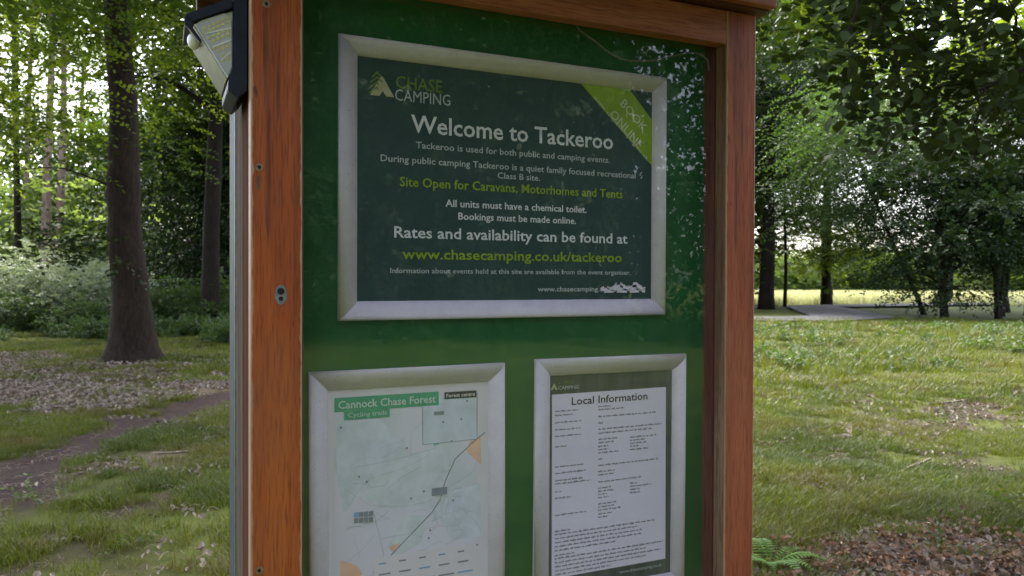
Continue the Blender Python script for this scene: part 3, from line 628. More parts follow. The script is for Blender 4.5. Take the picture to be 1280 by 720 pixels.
# ------------------------------------------------------------------ near overhanging branches with individual leaves
ht = thing('overhanging_tree', 'tree outside the right edge whose dark big leaved branches hang into the upper right corner', 'tree', (5.6, 5.4, 0))
def oval_leaf(seed):
    r_ = random.Random(seed); V = [(0, 0, 0)]; F = []; n = 6; cu = r_.uniform(-.25, .25)
    prof = [.26, .44, .5, .46, .32, .13]; rows = []
    for i, wd in enumerate(prof):
        t = (i+.7)/n; rows.append((t, wd*.66)); V += [(t, -wd*.66, .05*wd+cu*t*t), (t, 0, -.02+cu*t*t), (t, wd*.66, .05*wd+cu*t*t)]
    V.append((1.08, 0, cu)); last = len(V)-1
    F += [(0, 1, 2), (0, 2, 3)]
    for i in range(n-1): a = 1+3*i; F += [(a, a+3, a+4, a+1), (a+1, a+4, a+5, a+2)]
    a = 1+3*(n-1); F += [(a, last, a+1), (a+1, last, a+2)]
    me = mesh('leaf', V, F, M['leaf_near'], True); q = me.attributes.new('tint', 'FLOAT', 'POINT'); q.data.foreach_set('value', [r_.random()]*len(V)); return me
LV = [oval_leaf(i) for i in range(5)]
link('trunk', mesh('trunk', *tube([(0, 0, -.2), (.03, 0, .5), (0, .03, 1.6), (.05, 0, 3), (0, 0, 4.5), (.1, 0, 6)], [.24, .17, .15, .13, .1, .05], 14, .04, 2), M['bark_dark'], True), ht)
OR = Vector((5.6, 5.4, 0)); r_ = random.Random(9); nleaf = 0
main_ends = [((1085, -60, 4.6), [((1105, 20, 4.6), 22), ((1060, 40, 4.5), 22), ((1140, 60, 4.7), 24), ((1090, 110, 4.55), 24), ((1130, 140, 4.7), 18), ((1048, 135, 4.4), 14), ((1160, 20, 4.7), 20), ((1080, -10, 4.6), 14)]),
             ((1240, -70, 4.3), [((1232, 30, 4.2), 26), ((1265, 50, 4.3), 26), ((1225, -5, 4.3), 20), ((1275, 95, 4.3), 16)]),
             ((1225, 110, 5.0), [((1190, 175, 5.0), 18), ((1250, 140, 5.1), 18), ((1215, 200, 5.0), 12)])]
for (ep, subs) in main_ends:
    E_ = Vector(px2w(*ep))-OR; A_ = Vector((0, 0, 3.6 if ep[1] < 0 else 3.0)); pts = [A_.lerp(E_, s/6)+Vector((0, 0, .35*math.sin(s/6*3.14))) for s in range(7)]
    br = link('branch', mesh('branch', *tube(pts, [.035-.004*s for s in range(7)], 7), M['bark_dark'], True), ht)
    for (sp, nl) in subs:
        Q = Vector(px2w(*sp))-OR; tw = [E_.lerp(Q, s/5)+Vector((r_.uniform(-.03, .03), r_.uniform(-.03, .03), .05*math.sin(s/5*3.14))) for s in range(6)]
        fw = (Q-E_).normalized()
        tw.append(Q+fw*.1); link('twig', mesh('twig', *tube(tw, [.008, .007, .006, .005, .004, .003, .002], 5), M['bark_dark']), br)
        for k in range(nl):
            s = .25+.75*r_.random(); i = s*5.9; p = tw[int(i)].lerp(tw[min(int(i)+1, 6)], i-int(i)) + Vector((r_.gauss(0, .065), r_.gauss(0, .065), r_.gauss(-.01, .05)))
            lf = bpy.data.objects.new('leaf', LV[k % 5]); C.objects.link(lf); lf.parent = br
            lf.location = p; lf.rotation_euler = (r_.gauss(0, .5), r_.gauss(.45, .4), r_.uniform(0, 6.28)); sc_ = r_.uniform(.085, .125); lf.scale = (sc_,)*3; nleaf += 1

extra_crown(ht, 'beech', (-2.6, 1.9, 6.6), (.85, .85, .7), 1.0)  # unseen crown added to shade the hanging leaves and the lawn
extra_crown(ht, 'beech2', (.6, .4, 6.4), (.8, .8, .7), 2.0)
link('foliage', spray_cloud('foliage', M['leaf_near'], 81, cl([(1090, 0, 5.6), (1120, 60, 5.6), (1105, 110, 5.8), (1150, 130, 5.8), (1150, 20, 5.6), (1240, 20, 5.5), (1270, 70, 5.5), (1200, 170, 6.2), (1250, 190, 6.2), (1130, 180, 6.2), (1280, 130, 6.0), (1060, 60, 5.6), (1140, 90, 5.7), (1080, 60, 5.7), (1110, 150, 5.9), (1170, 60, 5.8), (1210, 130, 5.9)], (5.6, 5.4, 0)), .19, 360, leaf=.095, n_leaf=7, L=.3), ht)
# ------------------------------------------------------------------ ferns and small things on the ground
def fern(loc, label, s, seed, n=8):
    t = thing('fern', label, 'fern', (*loc, float(gz(np.array(loc[0]), np.array(loc[1])))), 0); r_ = random.Random(seed)
    for i in range(n):
        a = 6.283*i/n + r_.uniform(-.3, .3); L = s*r_.uniform(.75, 1.1); V = []; F = []; K = 15
        sp = []
        for j in range(K+1):
            u = j/K; sp.append(Vector((L*(u*.9), 0, L*(.95*u-.78*u*u))))
        st, sf = tube(sp, [.0035*(1-j/K)+.0008 for j in range(K+1)], 4); V += st; F += sf
        for j in range(2, K):
            u = j/K; wl = L*.30*(1-u)**.75*min(1, u*5)
            for sg in (-1, 1):
                b = sp[j]; tp = b + Vector((wl*.35, sg*wl, -.08*wl)); wv = Vector((L*.024, 0, 0)); o = len(V); mid = b.lerp(tp, .5)
                V += [b-wv*.9, mid-wv*.8+Vector((0, 0, .004)), tp, mid+wv*.9+Vector((0, 0, .004)), b+wv]; F.append((o, o+1, o+2, o+3, o+4))
        me = mesh('frond', V, F, M['fern']); q = me.attributes.new('tint', 'FLOAT', 'POINT'); q.data.foreach_set('value', [r_.random()]*len(V))
        link('frond', me, t, (0, 0, .0), (0, 0, a))
fern((1.42, 4.16), 'bright green fern at the foot of the right post among dead bracken', .30, 1, 9)
fern((3.2, 4.0), 'small green fern in the bottom right corner', .13, 3, 6)
def stone(loc, s, label, seed):
    import bmesh
    b = bmesh.new(); bmesh.ops.create_icosphere(b, subdivisions=2, radius=1); r_ = random.Random(seed)
    for v in b.verts: v.co *= r_.uniform(.82, 1.12); v.co.z *= .6; v.co.x *= 1.3
    me = bpy.data.meshes.new('stone'); b.to_mesh(me); b.free(); me.materials.append(M['stone'])
    o = link('stone', me, None, (*loc, float(gz(np.array(loc[0]), np.array(loc[1])))+s*.3)); o.scale = (s,)*3; o.rotation_euler = (0, 0, seed); tag(o, label, 'stone')
stone((3.42, 7.8), .055, 'small dark stone on the bare patch at right', 2)
def stick(p0, p1, r, label, seed):
    r_ = random.Random(seed); a = Vector((*p0, 0)); b = Vector((*p1, 0)); P = []
    for i in range(6):
        q = a.lerp(b, i/5) + Vector((r_.uniform(-.03, .03), r_.uniform(-.03, .03), 0)); q.z = float(gz(np.array(q.x), np.array(q.y)))+r*.8; P.append(q)
    tag(link('fallen_stick', mesh('fallen_stick', *tube(P, [r*(1-.1*i) for i in range(6)], 6), M['stick'], True)), label, 'stick')
stick((3.15, 6.35), (3.75, 6.9), .012, 'pale stick on the bare patch below the small stone', 1)
stick((2.2, 4.5), (2.75, 4.25), .010, 'bleached stick lying across the dead bracken', 2)
stick((5.4, 9.9), (6.4, 10.2), .014, 'thin fallen stick far right in the sunlit grass', 3)
stick((-3.2, 6.9), (-2.5, 7.3), .012, 'thin stick in the grass just left of the board', 4)
stick((-5.9, 9.2), (-4.9, 8.7), .010, 'thin stick on leaf litter beyond the dirt path', 5)
stick((2.4, 4.05), (3.2, 4.55), .007, 'thin dry stalk in the bottom right corner', 6)

# ------------------------------------------------------------------ NOTICE BOARD  (local x along board, y away from viewer, z up)
YAW = .4257; ORG = (-.2843, 1.2506, 0.0)
nb = thing('notice_board', 'tall varnished wooden notice board with a glazed locking door and dark green back panel', 'notice board', ORG, YAW)
Zc = CAMZ
def bb(name, x0, x1, a0, a1, z0, z1, m, bev=.0015, parent=nb):
    """box given by offset a toward the viewer"""
    cx, cy, cz = (x0+x1)/2, -(a0+a1)/2, (z0+z1)/2
    return link(name, box(x0-cx, x1-cx, -a1-cy, -a0-cy, z0-cz, z1-cz, m, name, bev), parent, (cx, cy, cz))
ZT, ZB = Zc+.5285, Zc-.72     # door top and bottom
uL0, uL1, uR0, uR1 = -.1406, -.0654, .744, .8163
sL = bb('door_stile', uL0, uL1, .03, .06, ZB, ZT, M['wood_v'], .002)
sR = bb('door_stile', uR0, uR1, .03, .06, ZB, ZT, M['wood_v_red'], .002)
bb('door_rail', uL1+.0004, uR0-.0004, .031, .0592, Zc+.463, ZT-.001, M['wood_h'], .0015)
bb('door_rail', uL1+.0004, uR0-.0004, .031, .0592, ZB+.001, ZB+.066, M['wood_h'], .0015)
# worn inner edge of the right stile
bb('bead_strip', uR0-.0035, uR0-.0004, .0315, .0575, ZB+.07, Zc+.4628, M['wood_worn'], .0008)
bb('bead_strip', uL1+.0004, uL1+.003, .0315, .050, ZB+.07, Zc+.4628, M['wood_lin'], .0008)
# glass held in a rebate behind the stiles
bb('glass_pane', uL1-.006, uR0+.004, .0265, .0295, ZB+.055, Zc+.470, M['glass'], 0).data.name = 'glass_pane'
# glass: single sheet front face only keeps reflections clean
gp = [o for o in nb.children if o.name.startswith('glass_pane')][0]
gp.data = mesh('glass_pane', [(-.4095, 0, -.63), (.4095, 0, -.63), (.4095, 0, .63), (-.4095, 0, .63)], [(0, 1, 2, 3)], M['glass'])
gp.location = ((uL1+uR0)/2, -.0290, (ZB+.055+Zc+.470)/2)
gsx = (uR0-uL1+.008)/.819; gsz = (Zc+.470-ZB-.055)/1.26; gp.scale = (gsx, 1, gsz)
# cabinet: lining, side boards, back, posts
bb('cabinet_side', uR0-.006, uR0+.02, -.03, .0285, ZB+.01, ZT-.004, M['wood_lin'], .001)
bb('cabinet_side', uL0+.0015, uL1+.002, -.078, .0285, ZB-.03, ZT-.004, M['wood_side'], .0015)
bb('cabinet_side', uR0+.022, uR1-.003, -.078, .0285, ZB-.03, ZT-.004, M['wood_v_red'], .0015)
bb('back_panel', uL1+.0025, uR0-.0065, -.016, 0, ZB+.012, ZT-.004, M['green'], 0)
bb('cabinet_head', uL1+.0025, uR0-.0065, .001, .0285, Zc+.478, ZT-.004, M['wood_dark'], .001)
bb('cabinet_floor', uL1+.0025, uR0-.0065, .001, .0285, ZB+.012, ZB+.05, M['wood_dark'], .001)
for u0 in (uL0+.001, uR1-.079):
    bb('post', u0, u0+.078, -.198, -.0795, -.4, ZT-.002, M['wood_grey'], .003)
bb('rear_board', uL1+.02, uR1-.08, -.19, -.17, ZB-.03, ZT-.01, M['wood_grey'], .002)
bb('metal_strip', uL0-.001, uL0+.004, -.32, -.2, -.3, ZT-.004, M['galv'], .001)
bb('metal_strip', uL0-.0012, uL0+.002, -.203, -.1985, -.2, ZT-.004, M['steel'], .0005)
bb('rear_door', uL0+.006, uR1-.002, -.32, -.205, ZB, ZT-.004, M['wood_v'], .002)
# roof: front fascia, soffit, rear fascia, sloping boards
bb('fascia', -.20, .8330, .082, .1005, Zc+.5337, Zc+.66, M['wood_h'], .003)
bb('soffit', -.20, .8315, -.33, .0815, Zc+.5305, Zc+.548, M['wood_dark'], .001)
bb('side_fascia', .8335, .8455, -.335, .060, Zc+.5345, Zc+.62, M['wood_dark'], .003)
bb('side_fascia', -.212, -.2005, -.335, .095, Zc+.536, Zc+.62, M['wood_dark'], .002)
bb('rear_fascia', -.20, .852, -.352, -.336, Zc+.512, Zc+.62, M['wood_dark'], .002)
rp = [(-.24, .40, .640), (.87, .40, .640), (.87, -.115, .79), (-.24, -.115, .79), (-.24, -.375, .665), (.87, -.375, .665)]  # front eave lengthened out of view to shade the top of the panel
for nm, q in (('unseen_roof_board', (0, 1, 2, 3)), ('unseen_roof_board', (3, 2, 5, 4))):
    V = [Vector((rp[i][0], -rp[i][1], Zc+rp[i][2])) for i in q]; V += [v+Vector((0, 0, .02)) for v in V]
    link(nm, mesh(nm, V, [(3, 2, 1, 0), (4, 5, 6, 7), (0, 1, 5, 4), (1, 2, 6, 5), (2, 3, 7, 6), (3, 0, 4, 7)], M['wood_grey']), nb)
# torn pale felt edge under the right end of the roof
fe = [(.836, -.07, .531), (.842, -.12, .530), (.850, -.19, .534), (.858, -.26, .545), (.868, -.32, .560)]
V = []; F = []
for i, (u, a, z) in enumerate(fe): V += [(u, -a, Zc+z-.004), (u+.004, -a, Zc+z-.010), (u+.004, -a, Zc+z-.006), (u, -a, Zc+z)]
for i in range(len(fe)-1):
    for k in range(4): a = i*4+k; b = i*4+(k+1) % 4; F.append((a, b, b+4, a+4))
link('felt_edge', mesh('felt_edge', V, F, M['sheet'], True), nb)
# keyhole with worn plate
kx, kz = -.0971, Zc-.0186
import bmesh
def disc_y(name, r, h, x, a, z, m, parent, n=18, sx=1, sz=1):
    v, f = cyl(r, h, n); v = [(p[0]*sx, -p[2], p[1]*sz) for p in v]; return link(name, mesh(name, v, [q[::-1] for q in f], m), parent, (x, -a, z))
ke = disc_y('lock_plate', .0105, .0012, kx, .0597, kz-.004, M['steel'], sL, 16, .85, 1.45)
ke.location = (kx-(uL0+uL1)/2, -.0597+.045, kz-.004-(ZB+ZT)/2)
for (r, dz) in ((.0052, .005), (.0034, -.006)):
    q = disc_y('keyhole', r, .0006, 0, .0013, dz, M['black'], ke, 14)
for (u, z) in ((-.1282, .167), (-.128, -.4344), (-.1181, .4102)):
    s_ = disc_y('screw', .0058, .0012, u-(uL0+uL1)/2, .0597-.045, Zc+z-(ZB+ZT)/2, M['screw'], sL, 14); disc_y('screw_recess', .0028, .0004, 0, .0013, 0, M['black'], s_, 8)
link('worn_groove', mesh('worn_groove', [(.0015*math.cos(a*.628)*1.9, -.0001, .012*math.sin(a*.628)) for a in range(10)], [tuple(range(10))], M['wood_worn']), sL, (-.1300-(uL0+uL1)/2, -.0601+.045, Zc+.143-(ZB+ZT)/2))
# drip stain groove below the upper screw is wood wear; hinges on the right edge
for z in (.256, -.508):
    h = bb('hinge', uR1+.0005, uR1+.004, .015, .045, Zc+z-.048, Zc+z+.048, M['steel'], .0005)
    v, f = cyl(.004, .098, 10, -.049); link('hinge_pin', mesh('hinge_pin', v, f, M['steel'], True), h, (.003, -.006, 0))

# ------------------------------------------------------------------ poster frames
PRO = [(0, 0), (0, .006), (.003, .0105), (.009, .0135), (.017, .0130), (.025, .0100), (.0305, .0050), (.0315, .0025), (.0315, 0)]
def frame(label, u0, zt, Wd, Hh, rot=0, group='aluminium poster frames on the green panel'):
    """origin at the top left outer corner; z goes down"""
    cu, cz = u0+Wd/2, Zc+zt-Hh/2
    M0 = Matrix.Translation(ORG) @ Matrix.Rotation(YAW, 4, 'Z') @ Matrix.Translation((cu, -.0006, cz)) @ Matrix.Rotation(rot, 4, 'Y')
    t = thing('poster_frame', label, 'poster frame', (0, 0, 0), 0, group); t.matrix_world = M0
    x0, x1, z0, z1 = -Wd/2, Wd/2, -Hh/2, Hh/2
    def rail(P, Q, inn):   # P,Q corners, inn inward normal
        P = Vector(P); Q = Vector(Q); d = (Q-P).normalized(); inn = Vector(inn); V = []; F = []
        for (e, s) in ((P, 1), (Q, -1)):
            for (w_, h_) in PRO: p = e + inn*w_ + d*(w_+.0002)*s; V.append((p.x, -h_, p.z))
        n = len(PRO)
        for i in range(n-1): F.append((i, i+1, n+i+1, n+i))
        F.append(tuple(range(n))[::-1]); F.append(tuple(range(n, 2*n)))
        me = mesh('frame_rail', V, F, M['alu']); me.polygons.foreach_set('use_smooth', [i < n-2 and i > 0 for i in range(len(F))]); link('frame_rail', me, t)
    rail((x0, 0, z1), (x1, 0, z1), (0, 0, -1)); rail((x0, 0, z0), (x1, 0, z0), (0, 0, 1))
    rail((x0, 0, z0), (x0, 0, z1), (1, 0, 0)); rail((x1, 0, z0), (x1, 0, z1), (-1, 0, 0))
    t['cu'] = 0; del t['cu']
    return t, (cu, cz-Zc)
def plane_on(name, x0, x1, z0, z1, h, m, parent, poly=None):
    P = poly or [(x0, z0), (x1, z0), (x1, z1), (x0, z1)]
    return link(name, mesh(name, [(p[0], -h, p[1]) for p in P], [tuple(range(len(P)))], m), parent)
def text(body, x0, x1, z, h, m, parent, lay=.0031, bold=.02, cap=.69, rot=0, name='lettering'):
    cu = bpy.data.curves.new('txt', 'FONT'); cu.body = body; cu.resolution_u = 2; cu.offset = min(bold, .014)
    o = bpy.data.objects.new('txt', cu); me = bpy.data.meshes.new_from_object(o); bpy.data.objects.remove(o); bpy.data.curves.remove(cu)
    n = len(me.vertices); co = np.empty(n*3, np.float32); me.vertices.foreach_get('co', co); co = co.reshape(-1, 3)
    lo, hi = co[:, 0].min(), co[:, 0].max(); k = (x1-x0)/(hi-lo)
    out = np.stack([(co[:, 0]-lo)*k, np.full(n, 0.), co[:, 1]*h/cap], 1).astype(np.float32)
    me.vertices.foreach_set('co', out.ravel()); me.update(); me.materials.clear(); me.materials.append(m); me.name = name
    return link(name, me, parent, (x0, -lay, z), (0, -rot, 0))
# --- welcome poster
ft, (cu, cz) = frame('largest aluminium frame, holding the dark green welcome poster in the upper half', 0, .3985, .6403, .465)
po = plane_on('poster', -.29, .29, -.203, .203, .0022, M['poster_green'], ft)
L = [('CHASE', 0.0959, 0.1779, 0.3214, .0205, 'logo_green', .01), ('CAMPING', 0.0946, 0.1925, 0.3005, .0190, 'dim_print', .0),
 ('Welcome to Tackeroo', 0.1225, 0.5203, 0.2500, .0290, 'white_print', .035),
 ('Tackeroo is used for both public and camping events.', 0.131, 0.5133, 0.2235, .0108, 'dim_print', .012),
 ('During public camping Tackeroo is a quiet family focused recreational', 0.0702, 0.5711, 0.1975, .0110, 'dim_print', .012),
 ('Class B site.', 0.2817, 0.3658, 0.1812, .0105, 'dim_print', .012),
 ('Site Open for Caravans, Motorhomes and Tents', 0.1032, 0.5423, 0.1580, .0155, 'lime', .03),
 ('All units must have a chemical toilet.', 0.1843, 0.4632, 0.1270, .0120, 'white_print', .022),
 ('Bookings must be made online.', 0.2078, 0.441, 0.1055, .0120, 'white_print', .022),
 ('Rates and availability can be found at', 0.0937, 0.5536, 0.0715, .0185, 'white_print', .03),
 ('www.chasecamping.co.uk/tackeroo', 0.1076, 0.5412, 0.0360, .0170, 'lime', .03),
 ('Information about events held at this site are available from the event organiser.', 0.087, 0.5613, 0.0118, .0085, 'dim_print', .01),
 ('www.chasecamping.co.uk/tackeroo', 0.3618, 0.5900, -0.0198, .0088, 'dim_print', .02)]
for b, x0, x1, z, h, m, bo in L: text(b, x0-cu, x1-cu, z-cz, h, M[m], po, bold=bo)
iR, iT = .6403/2-.0315, .2325-.0315
plane_on('corner_banner', 0, 0, 0, 0, .0028, M['lime'], po, [(.4495-cu, iT), (.610-cu, .2235-cz), (.610-cu, .312-cz), (.5573-cu, iT)])
def dtext(b, p, q, h, m, bo):
    p = np.array(p); q = np.array(q); d = q-p; Ln = float(np.hypot(*d)); ang = math.atan2(d[1], d[0])
    text(b, p[0]-cu, p[0]-cu+Ln, p[1]-cz, h, M[m], po, lay=.0034, bold=bo, rot=ang)
dtext('BOOK', (.5345, .3365), (.588, .2875), .0165, 'lime_pale', .01)
dtext('ONLINE', (.5120, .3145), (.5775, .2545), .0165, 'lime_pale', .01)
dtext('www.chasecamping.co.uk', (.4760, .3440), (.5970, .2330), .0075, 'lime_pale', .0)
plane_on('tent_logo', 0, 0, 0, 0, .0030, M['tent'], po, [(a-cu, b-cz) for a, b in [(.0525, .3050), (.0690, .3360), (.0735, .3380), (.0935, .3050), (.0800, .3050), (.0740, .3140), (.0680, .3050)]])
for k in range(4):
    z = .3145+.0083*k; x = .064
    w_ = [.0135, .0135, .0115, .009][k]
    plane_on('tree_logo', 0, 0, 0, 0, .0032+k*.00004, M['logo_green'], po, [(a-cu, b-cz) for a, b in [(x-w_, z-.004), (x, z+.006), (x+w_*(.2 if k < 2 else .8), z-.001+(.003 if k < 2 else 0)), (x+w_*(.2 if k < 2 else .8), z-.0045+(.003 if k < 2 else 0)), (x, z+.002), (x-w_, z-.0075)]])
# glare smudge at lower right of the poster, modelled as wrinkled silver sheet
V = []; r_ = random.Random(4); nxp, nzp = 14, 4
for j in range(nzp+1):
    for i in range(nxp+1):
        tt = i/nxp; top = -.0015 if tt > .35 else -.012+.03*tt
        z = -.0225 + (max(top, -.02)+.0225)*j/nzp*(.6+.4*math.sin(tt*9+1)**2)
        V.append((.494-cu+.1*tt+r_.uniform(-.001, .001), -.0034-r_.uniform(0, .0022), z-cz))
F = [(j*(nxp+1)+i, j*(nxp+1)+i+1, (j+1)*(nxp+1)+i+1, (j+1)*(nxp+1)+i) for j in range(nzp) for i in range(nxp) if (i*7+j*3) % 4]
link('glare_patch', mesh('glare_patch', V, F, M['alu']), po)
# --- trail map
ft, (cu, cz) = frame('aluminium frame with the pale trail map below left of the welcome poster', -.046, -.1475, .3429, .465, -.004)
po = plane_on('poster', -.145, .145, -.205, .205, .0022, M['mapwhite'], ft)
def mp(u, z): return (u-cu, z-cz)
def quad(name, a, b, h, m, par): return plane_on(name, a[0]-cu, b[0]-cu, b[1]-cz, a[1]-cz, h, M[m], par)
quad('map_area', (-.0045, -.1935), (.2450, -.588), .0025, 'map', po)
quad('map_header', (-.0046, -.1915), (.1735, -.2145), .0034, 'map_head', po)
quad('map_header', (.0110, -.2147), (.0874, -.2285), .0034, 'map_head', po)
text('Cannock Chase Forest', .0015-cu, .1680-cu, -.2095-cz, .0125, M['map_pale'], po, .0038, .03)
text('Cycling trails', .0175-cu, .0820-cu, -.2245-cz, .0075, M['map_pale'], po, .0038, .0)
quad('map_inset', (.1450, -.1990), (.2440, -.2800), .0029, 'map_inset', po)
quad('map_label', (.1837, -.1935), (.2432, -.2055), .0036, 'map_dark', po)
text('Forest centre', .1870-cu, .2400-cu, -.2025-cz, .0060, M['mapwhite'], po, .0040, .02)
def line(pts, wd, h, m, par, name='map_line'):
    P = [Vector((*mp(*p), 0)) for p in pts]; V = []; F = []
    for i, p in enumerate(P):
        t_ = (P[min(i+1, len(P)-1)]-P[max(i-1, 0)]).normalized(); n_ = Vector((-t_.y, t_.x, 0))*wd/2
        V += [((p+n_).x, -h, (p+n_).y), ((p-n_).x, -h, (p-n_).y)]
    for i in range(len(P)-1): F.append((2*i, 2*i+1, 2*i+3, 2*i+2))
    return link(name, mesh(name, V, F, M[m]), par)
line([(.1450, -.1995), (.1450, -.2805), (.2445, -.2795), (.2445, -.199)], .0011, .0031, 'map_ink', po, 'inset_border')
# px -> map plane, using the map's own corners
def mq(px, py):   # zoomed picture coordinates of the map to local metres
    u = -.0072 + (px-416)/(601-416)*.2595*(1+.06*(601-px)/185*(px-416)/185); z = -.1812 - (py-489+(px-416)*.043)/(720-489)*.301*(1-.0*px); return (u, z)
for pts, wd, m in [([(607, 548), (588, 562), (565, 582), (552, 610), (545, 635), (535, 650), (510, 675), (485, 700), (470, 720)], .0019, 'map_ink'),
        ([(600, 572), (590, 600), (570, 612), (548, 622)], .0009, 'map_line'), ([(440, 585), (480, 580), (515, 572), (540, 566)], .0010, 'map_line'),
        ([(430, 640), (445, 615), (460, 600), (500, 590), (530, 575)], .0008, 'map_line'), ([(462, 640), (470, 675), (475, 700), (470, 718)], .0012, 'map_line'),
        ([(430, 612), (460, 635), (500, 640), (530, 636), (545, 628)], .0008, 'map_line'), ([(480, 615), (500, 600), (520, 590)], .0010, 'map_line'),
        ([(508, 575), (508, 545), (528, 525)], .0008, 'map_line'), ([(550, 655), (575, 650), (590, 665), (600, 680)], .0008, 'map_line'),
        ([(470, 563), (500, 553)], .0008, 'map_line'), ([(430, 705), (450, 690), (465, 672)], .0006, 'map_line')]:
    line([mq(*p) for p in pts], wd, .0028, m, po)
for k, (poly, m) in enumerate([([(585, 560), (600, 552), (601, 592), (590, 582), (580, 572)], 'map_orange'), ([(424, 700), (444, 710), (450, 722), (424, 735)], 'map_orange'), ([(484, 688), (494, 687), (490, 697), (483, 695)], 'map_orange'), ([(468, 705), (476, 702), (476, 722), (462, 722)], 'map_orange'), ([(537, 555), (544, 554), (544, 562), (537, 563)], 'map_teal'), ([(536, 648), (546, 640), (542, 660), (534, 665)], 'map_inset')]):
    P = [mp(*mq(*p)) for p in poly]; plane_on('map_patch', 0, 0, 0, 0, .0026+k*.00002, M[m], po, P[::-1])
rm = random.Random(77)
for k, poly in enumerate([[(420, 520), (470, 525), (500, 560), (470, 600), (428, 640), (421, 600)], [(500, 575), (545, 560), (555, 600), (530, 640), (480, 640), (450, 625)], [(555, 625), (600, 618), (601, 690), (560, 690), (545, 660)], [(500, 650), (530, 655), (520, 690), (490, 705), (480, 690)]]):
    P = [mp(*mq(*p)) for p in poly]; plane_on('wood_tint', 0, 0, 0, 0, .00255+k*.00001, M['map_inset'] if k % 2 == 0 else M['map_wood'], po, P[::-1])
for k in range(26):
    x, y = rm.uniform(424, 590), rm.uniform(535, 700); a = rm.uniform(0, 6.28); P = [(x, y)]
    for j in range(rm.randint(3, 7)):
        a += rm.gauss(0, .6); x += 9*math.cos(a); y += 6*math.sin(a)
        if not (421 < x < 599 and 530 < y < 712) or (x > 525 and y < 560): break
        P.append((x, y))
    if len(P) > 2: line([mq(*p) for p in P], rm.choice([.0005, .0007, .0010]), .00282+k*.000004, 'map_line', po)
for (px, py) in [(425, 534), (503, 564), (560, 558), (446, 597), (455, 604), (508, 630), (524, 622), (562, 637), (532, 674), (530, 684), (581, 505), (549, 532), (573, 529), (595, 700)]:
    c = mp(*mq(px, py)); v = [(c[0]+.0019*math.cos(a*.785), -.00365, c[1]+.0019*math.sin(a*.785)) for a in range(8)]; link('map_symbol', mesh('map_symbol', v, [tuple(range(8))], M['map_ink']), po)
def mrect(px0, py0, px1, py1, m, h=.0036):
    a = mq(px0, py0); b = mq(px1, py1); quad('map_label', a, b, h, m, po)
mrect(534, 619, 554, 628, 'map_ink'); mrect(537, 518, 550, 522, 'map_ink')
for j in range(2):
    for i in range(4): mrect(440+5.8*i, 642+7.5*j, 445+5.8*i, 648+7.5*j, 'map_blue' if (i, j) == (0, 0) else 'map_ink')
quad('map_legend', (.06, -.462), (.245, -.588), .0030, 'mapwhite', po)
for i in range(5):
    for j in range(5): quad('legend_row', (.068+.035*i, -.472-.018*j), (.068+.035*i+.012+.01*((i*3+j) % 3)*.8, -.4745-.018*j), .0036, 'map_ink' if (i+j) % 3 else 'map_blue', po)
# --- local information
ft, (cu, cz) = frame('aluminium frame with the white local information sheet below right of the welcome poster', .3558, -.1440, .3344, .465, .004)
po = plane_on('poster', -.140, .140, -.205, .205, .0022, M['info_back'], ft)
text('CHASE', .4045-cu, .4380-cu, -.1915-cz, .0065, M['logo_green'], po, .003, .0)
text('CAMPING', .4045-cu, .4480-cu, -.2015-cz, .0065, M['dim_print'], po, .003, .0)
plane_on('tent_logo', 0, 0, 0, 0, .003, M['tent'], po, [mp(*p) for p in [(.3885, -.2015), (.3955, -.1895), (.4030, -.2015), (.3985, -.2015), (.3958, -.1975), (.3930, -.2015)]])
sh = link('information_sheet', mesh('information_sheet', [(-.1265, -.0026, -.170), (.1265, -.0026, -.170), (.1265, -.0026, .170), (-.1265, -.0026, .170)], [(0, 1, 2, 3)], M['sheet']), po, (.5190-cu, 0, -.3795-cz), (0, -.006, 0))
text('Local Information', -.0855, .0830, .1485, .0140, M['ink'], sh, .0030, .025)
r_ = random.Random(12)
def scribble(x0, x1, z, h, dens=1., m='ink_soft'):
    """one line of print too small to read: word-sized clumps of strokes"""
    V = []; F = []; x = x0
    while x < x1:
        wl = r_.uniform(.004, .014); e = min(x+wl, x1)
        while x < e:
            s = h*r_.uniform(.25, .5); up = h if r_.random() < .3 else h*.66; lo = -h*.3 if r_.random() < .12 else 0; o = len(V)
            V += [(x, -.0030, z+lo), (x+s, -.0030, z+lo), (x+s, -.0030, z+up), (x, -.0030, z+up)]; F.append((o, o+1, o+2, o+3)); x += s+h*.16
        x += h*.7
    link('print_line', mesh('print_line', V, F, M[m]), sh)
def zz(py): return .170 - (py-492)/(720-492)*.340
for (py, w_) in [(511, .050), (516, .035), (525, .055), (534, .052), (542, .055), (555, .024), (580, .060), (588, .064), (597, .058), (601, .075), (611, .012), (619, .034), (640, .066)]: scribble(-.120, -.120+w_, zz(py)-.004, .0030)
for (py, w_) in [(509, .028), (513, .055), (522, .13), (530, .010), (538, .145), (543, .12), (551, .042), (555, .033), (560, .022), (564, .022), (568, .046), (576, .008), (584, .136), (592, .036), (596, .034), (605, .095), (613, .028), (617, .034), (621, .02), (625, .024), (633, .04), (637, .036), (641, .05), (646, .03), (650, .022)]: scribble(-.028, -.028+w_, zz(py)-.004, .0030)
for (py, w_) in [(552, .06), (556, .036), (560, .036), (564, .02), (568, .044), (612, .016), (616, .05), (620, .022), (624, .024)]: scribble(.043, .043+w_, zz(py)-.004, .0030)
for (py, w_) in [(664, .03), (668, .22), (673, .18), (678, .19), (683, .19), (688, .13), (694, .04), (698, .24), (703, .20), (708, .235), (713, .20), (718, .12)]: scribble(-.120, -.120+w_, zz(py)+.002, .0032)
text('www.chasecamping.co.uk', .02, .118, -.183, .006, M['dim_print'], sh, .0030, .0)

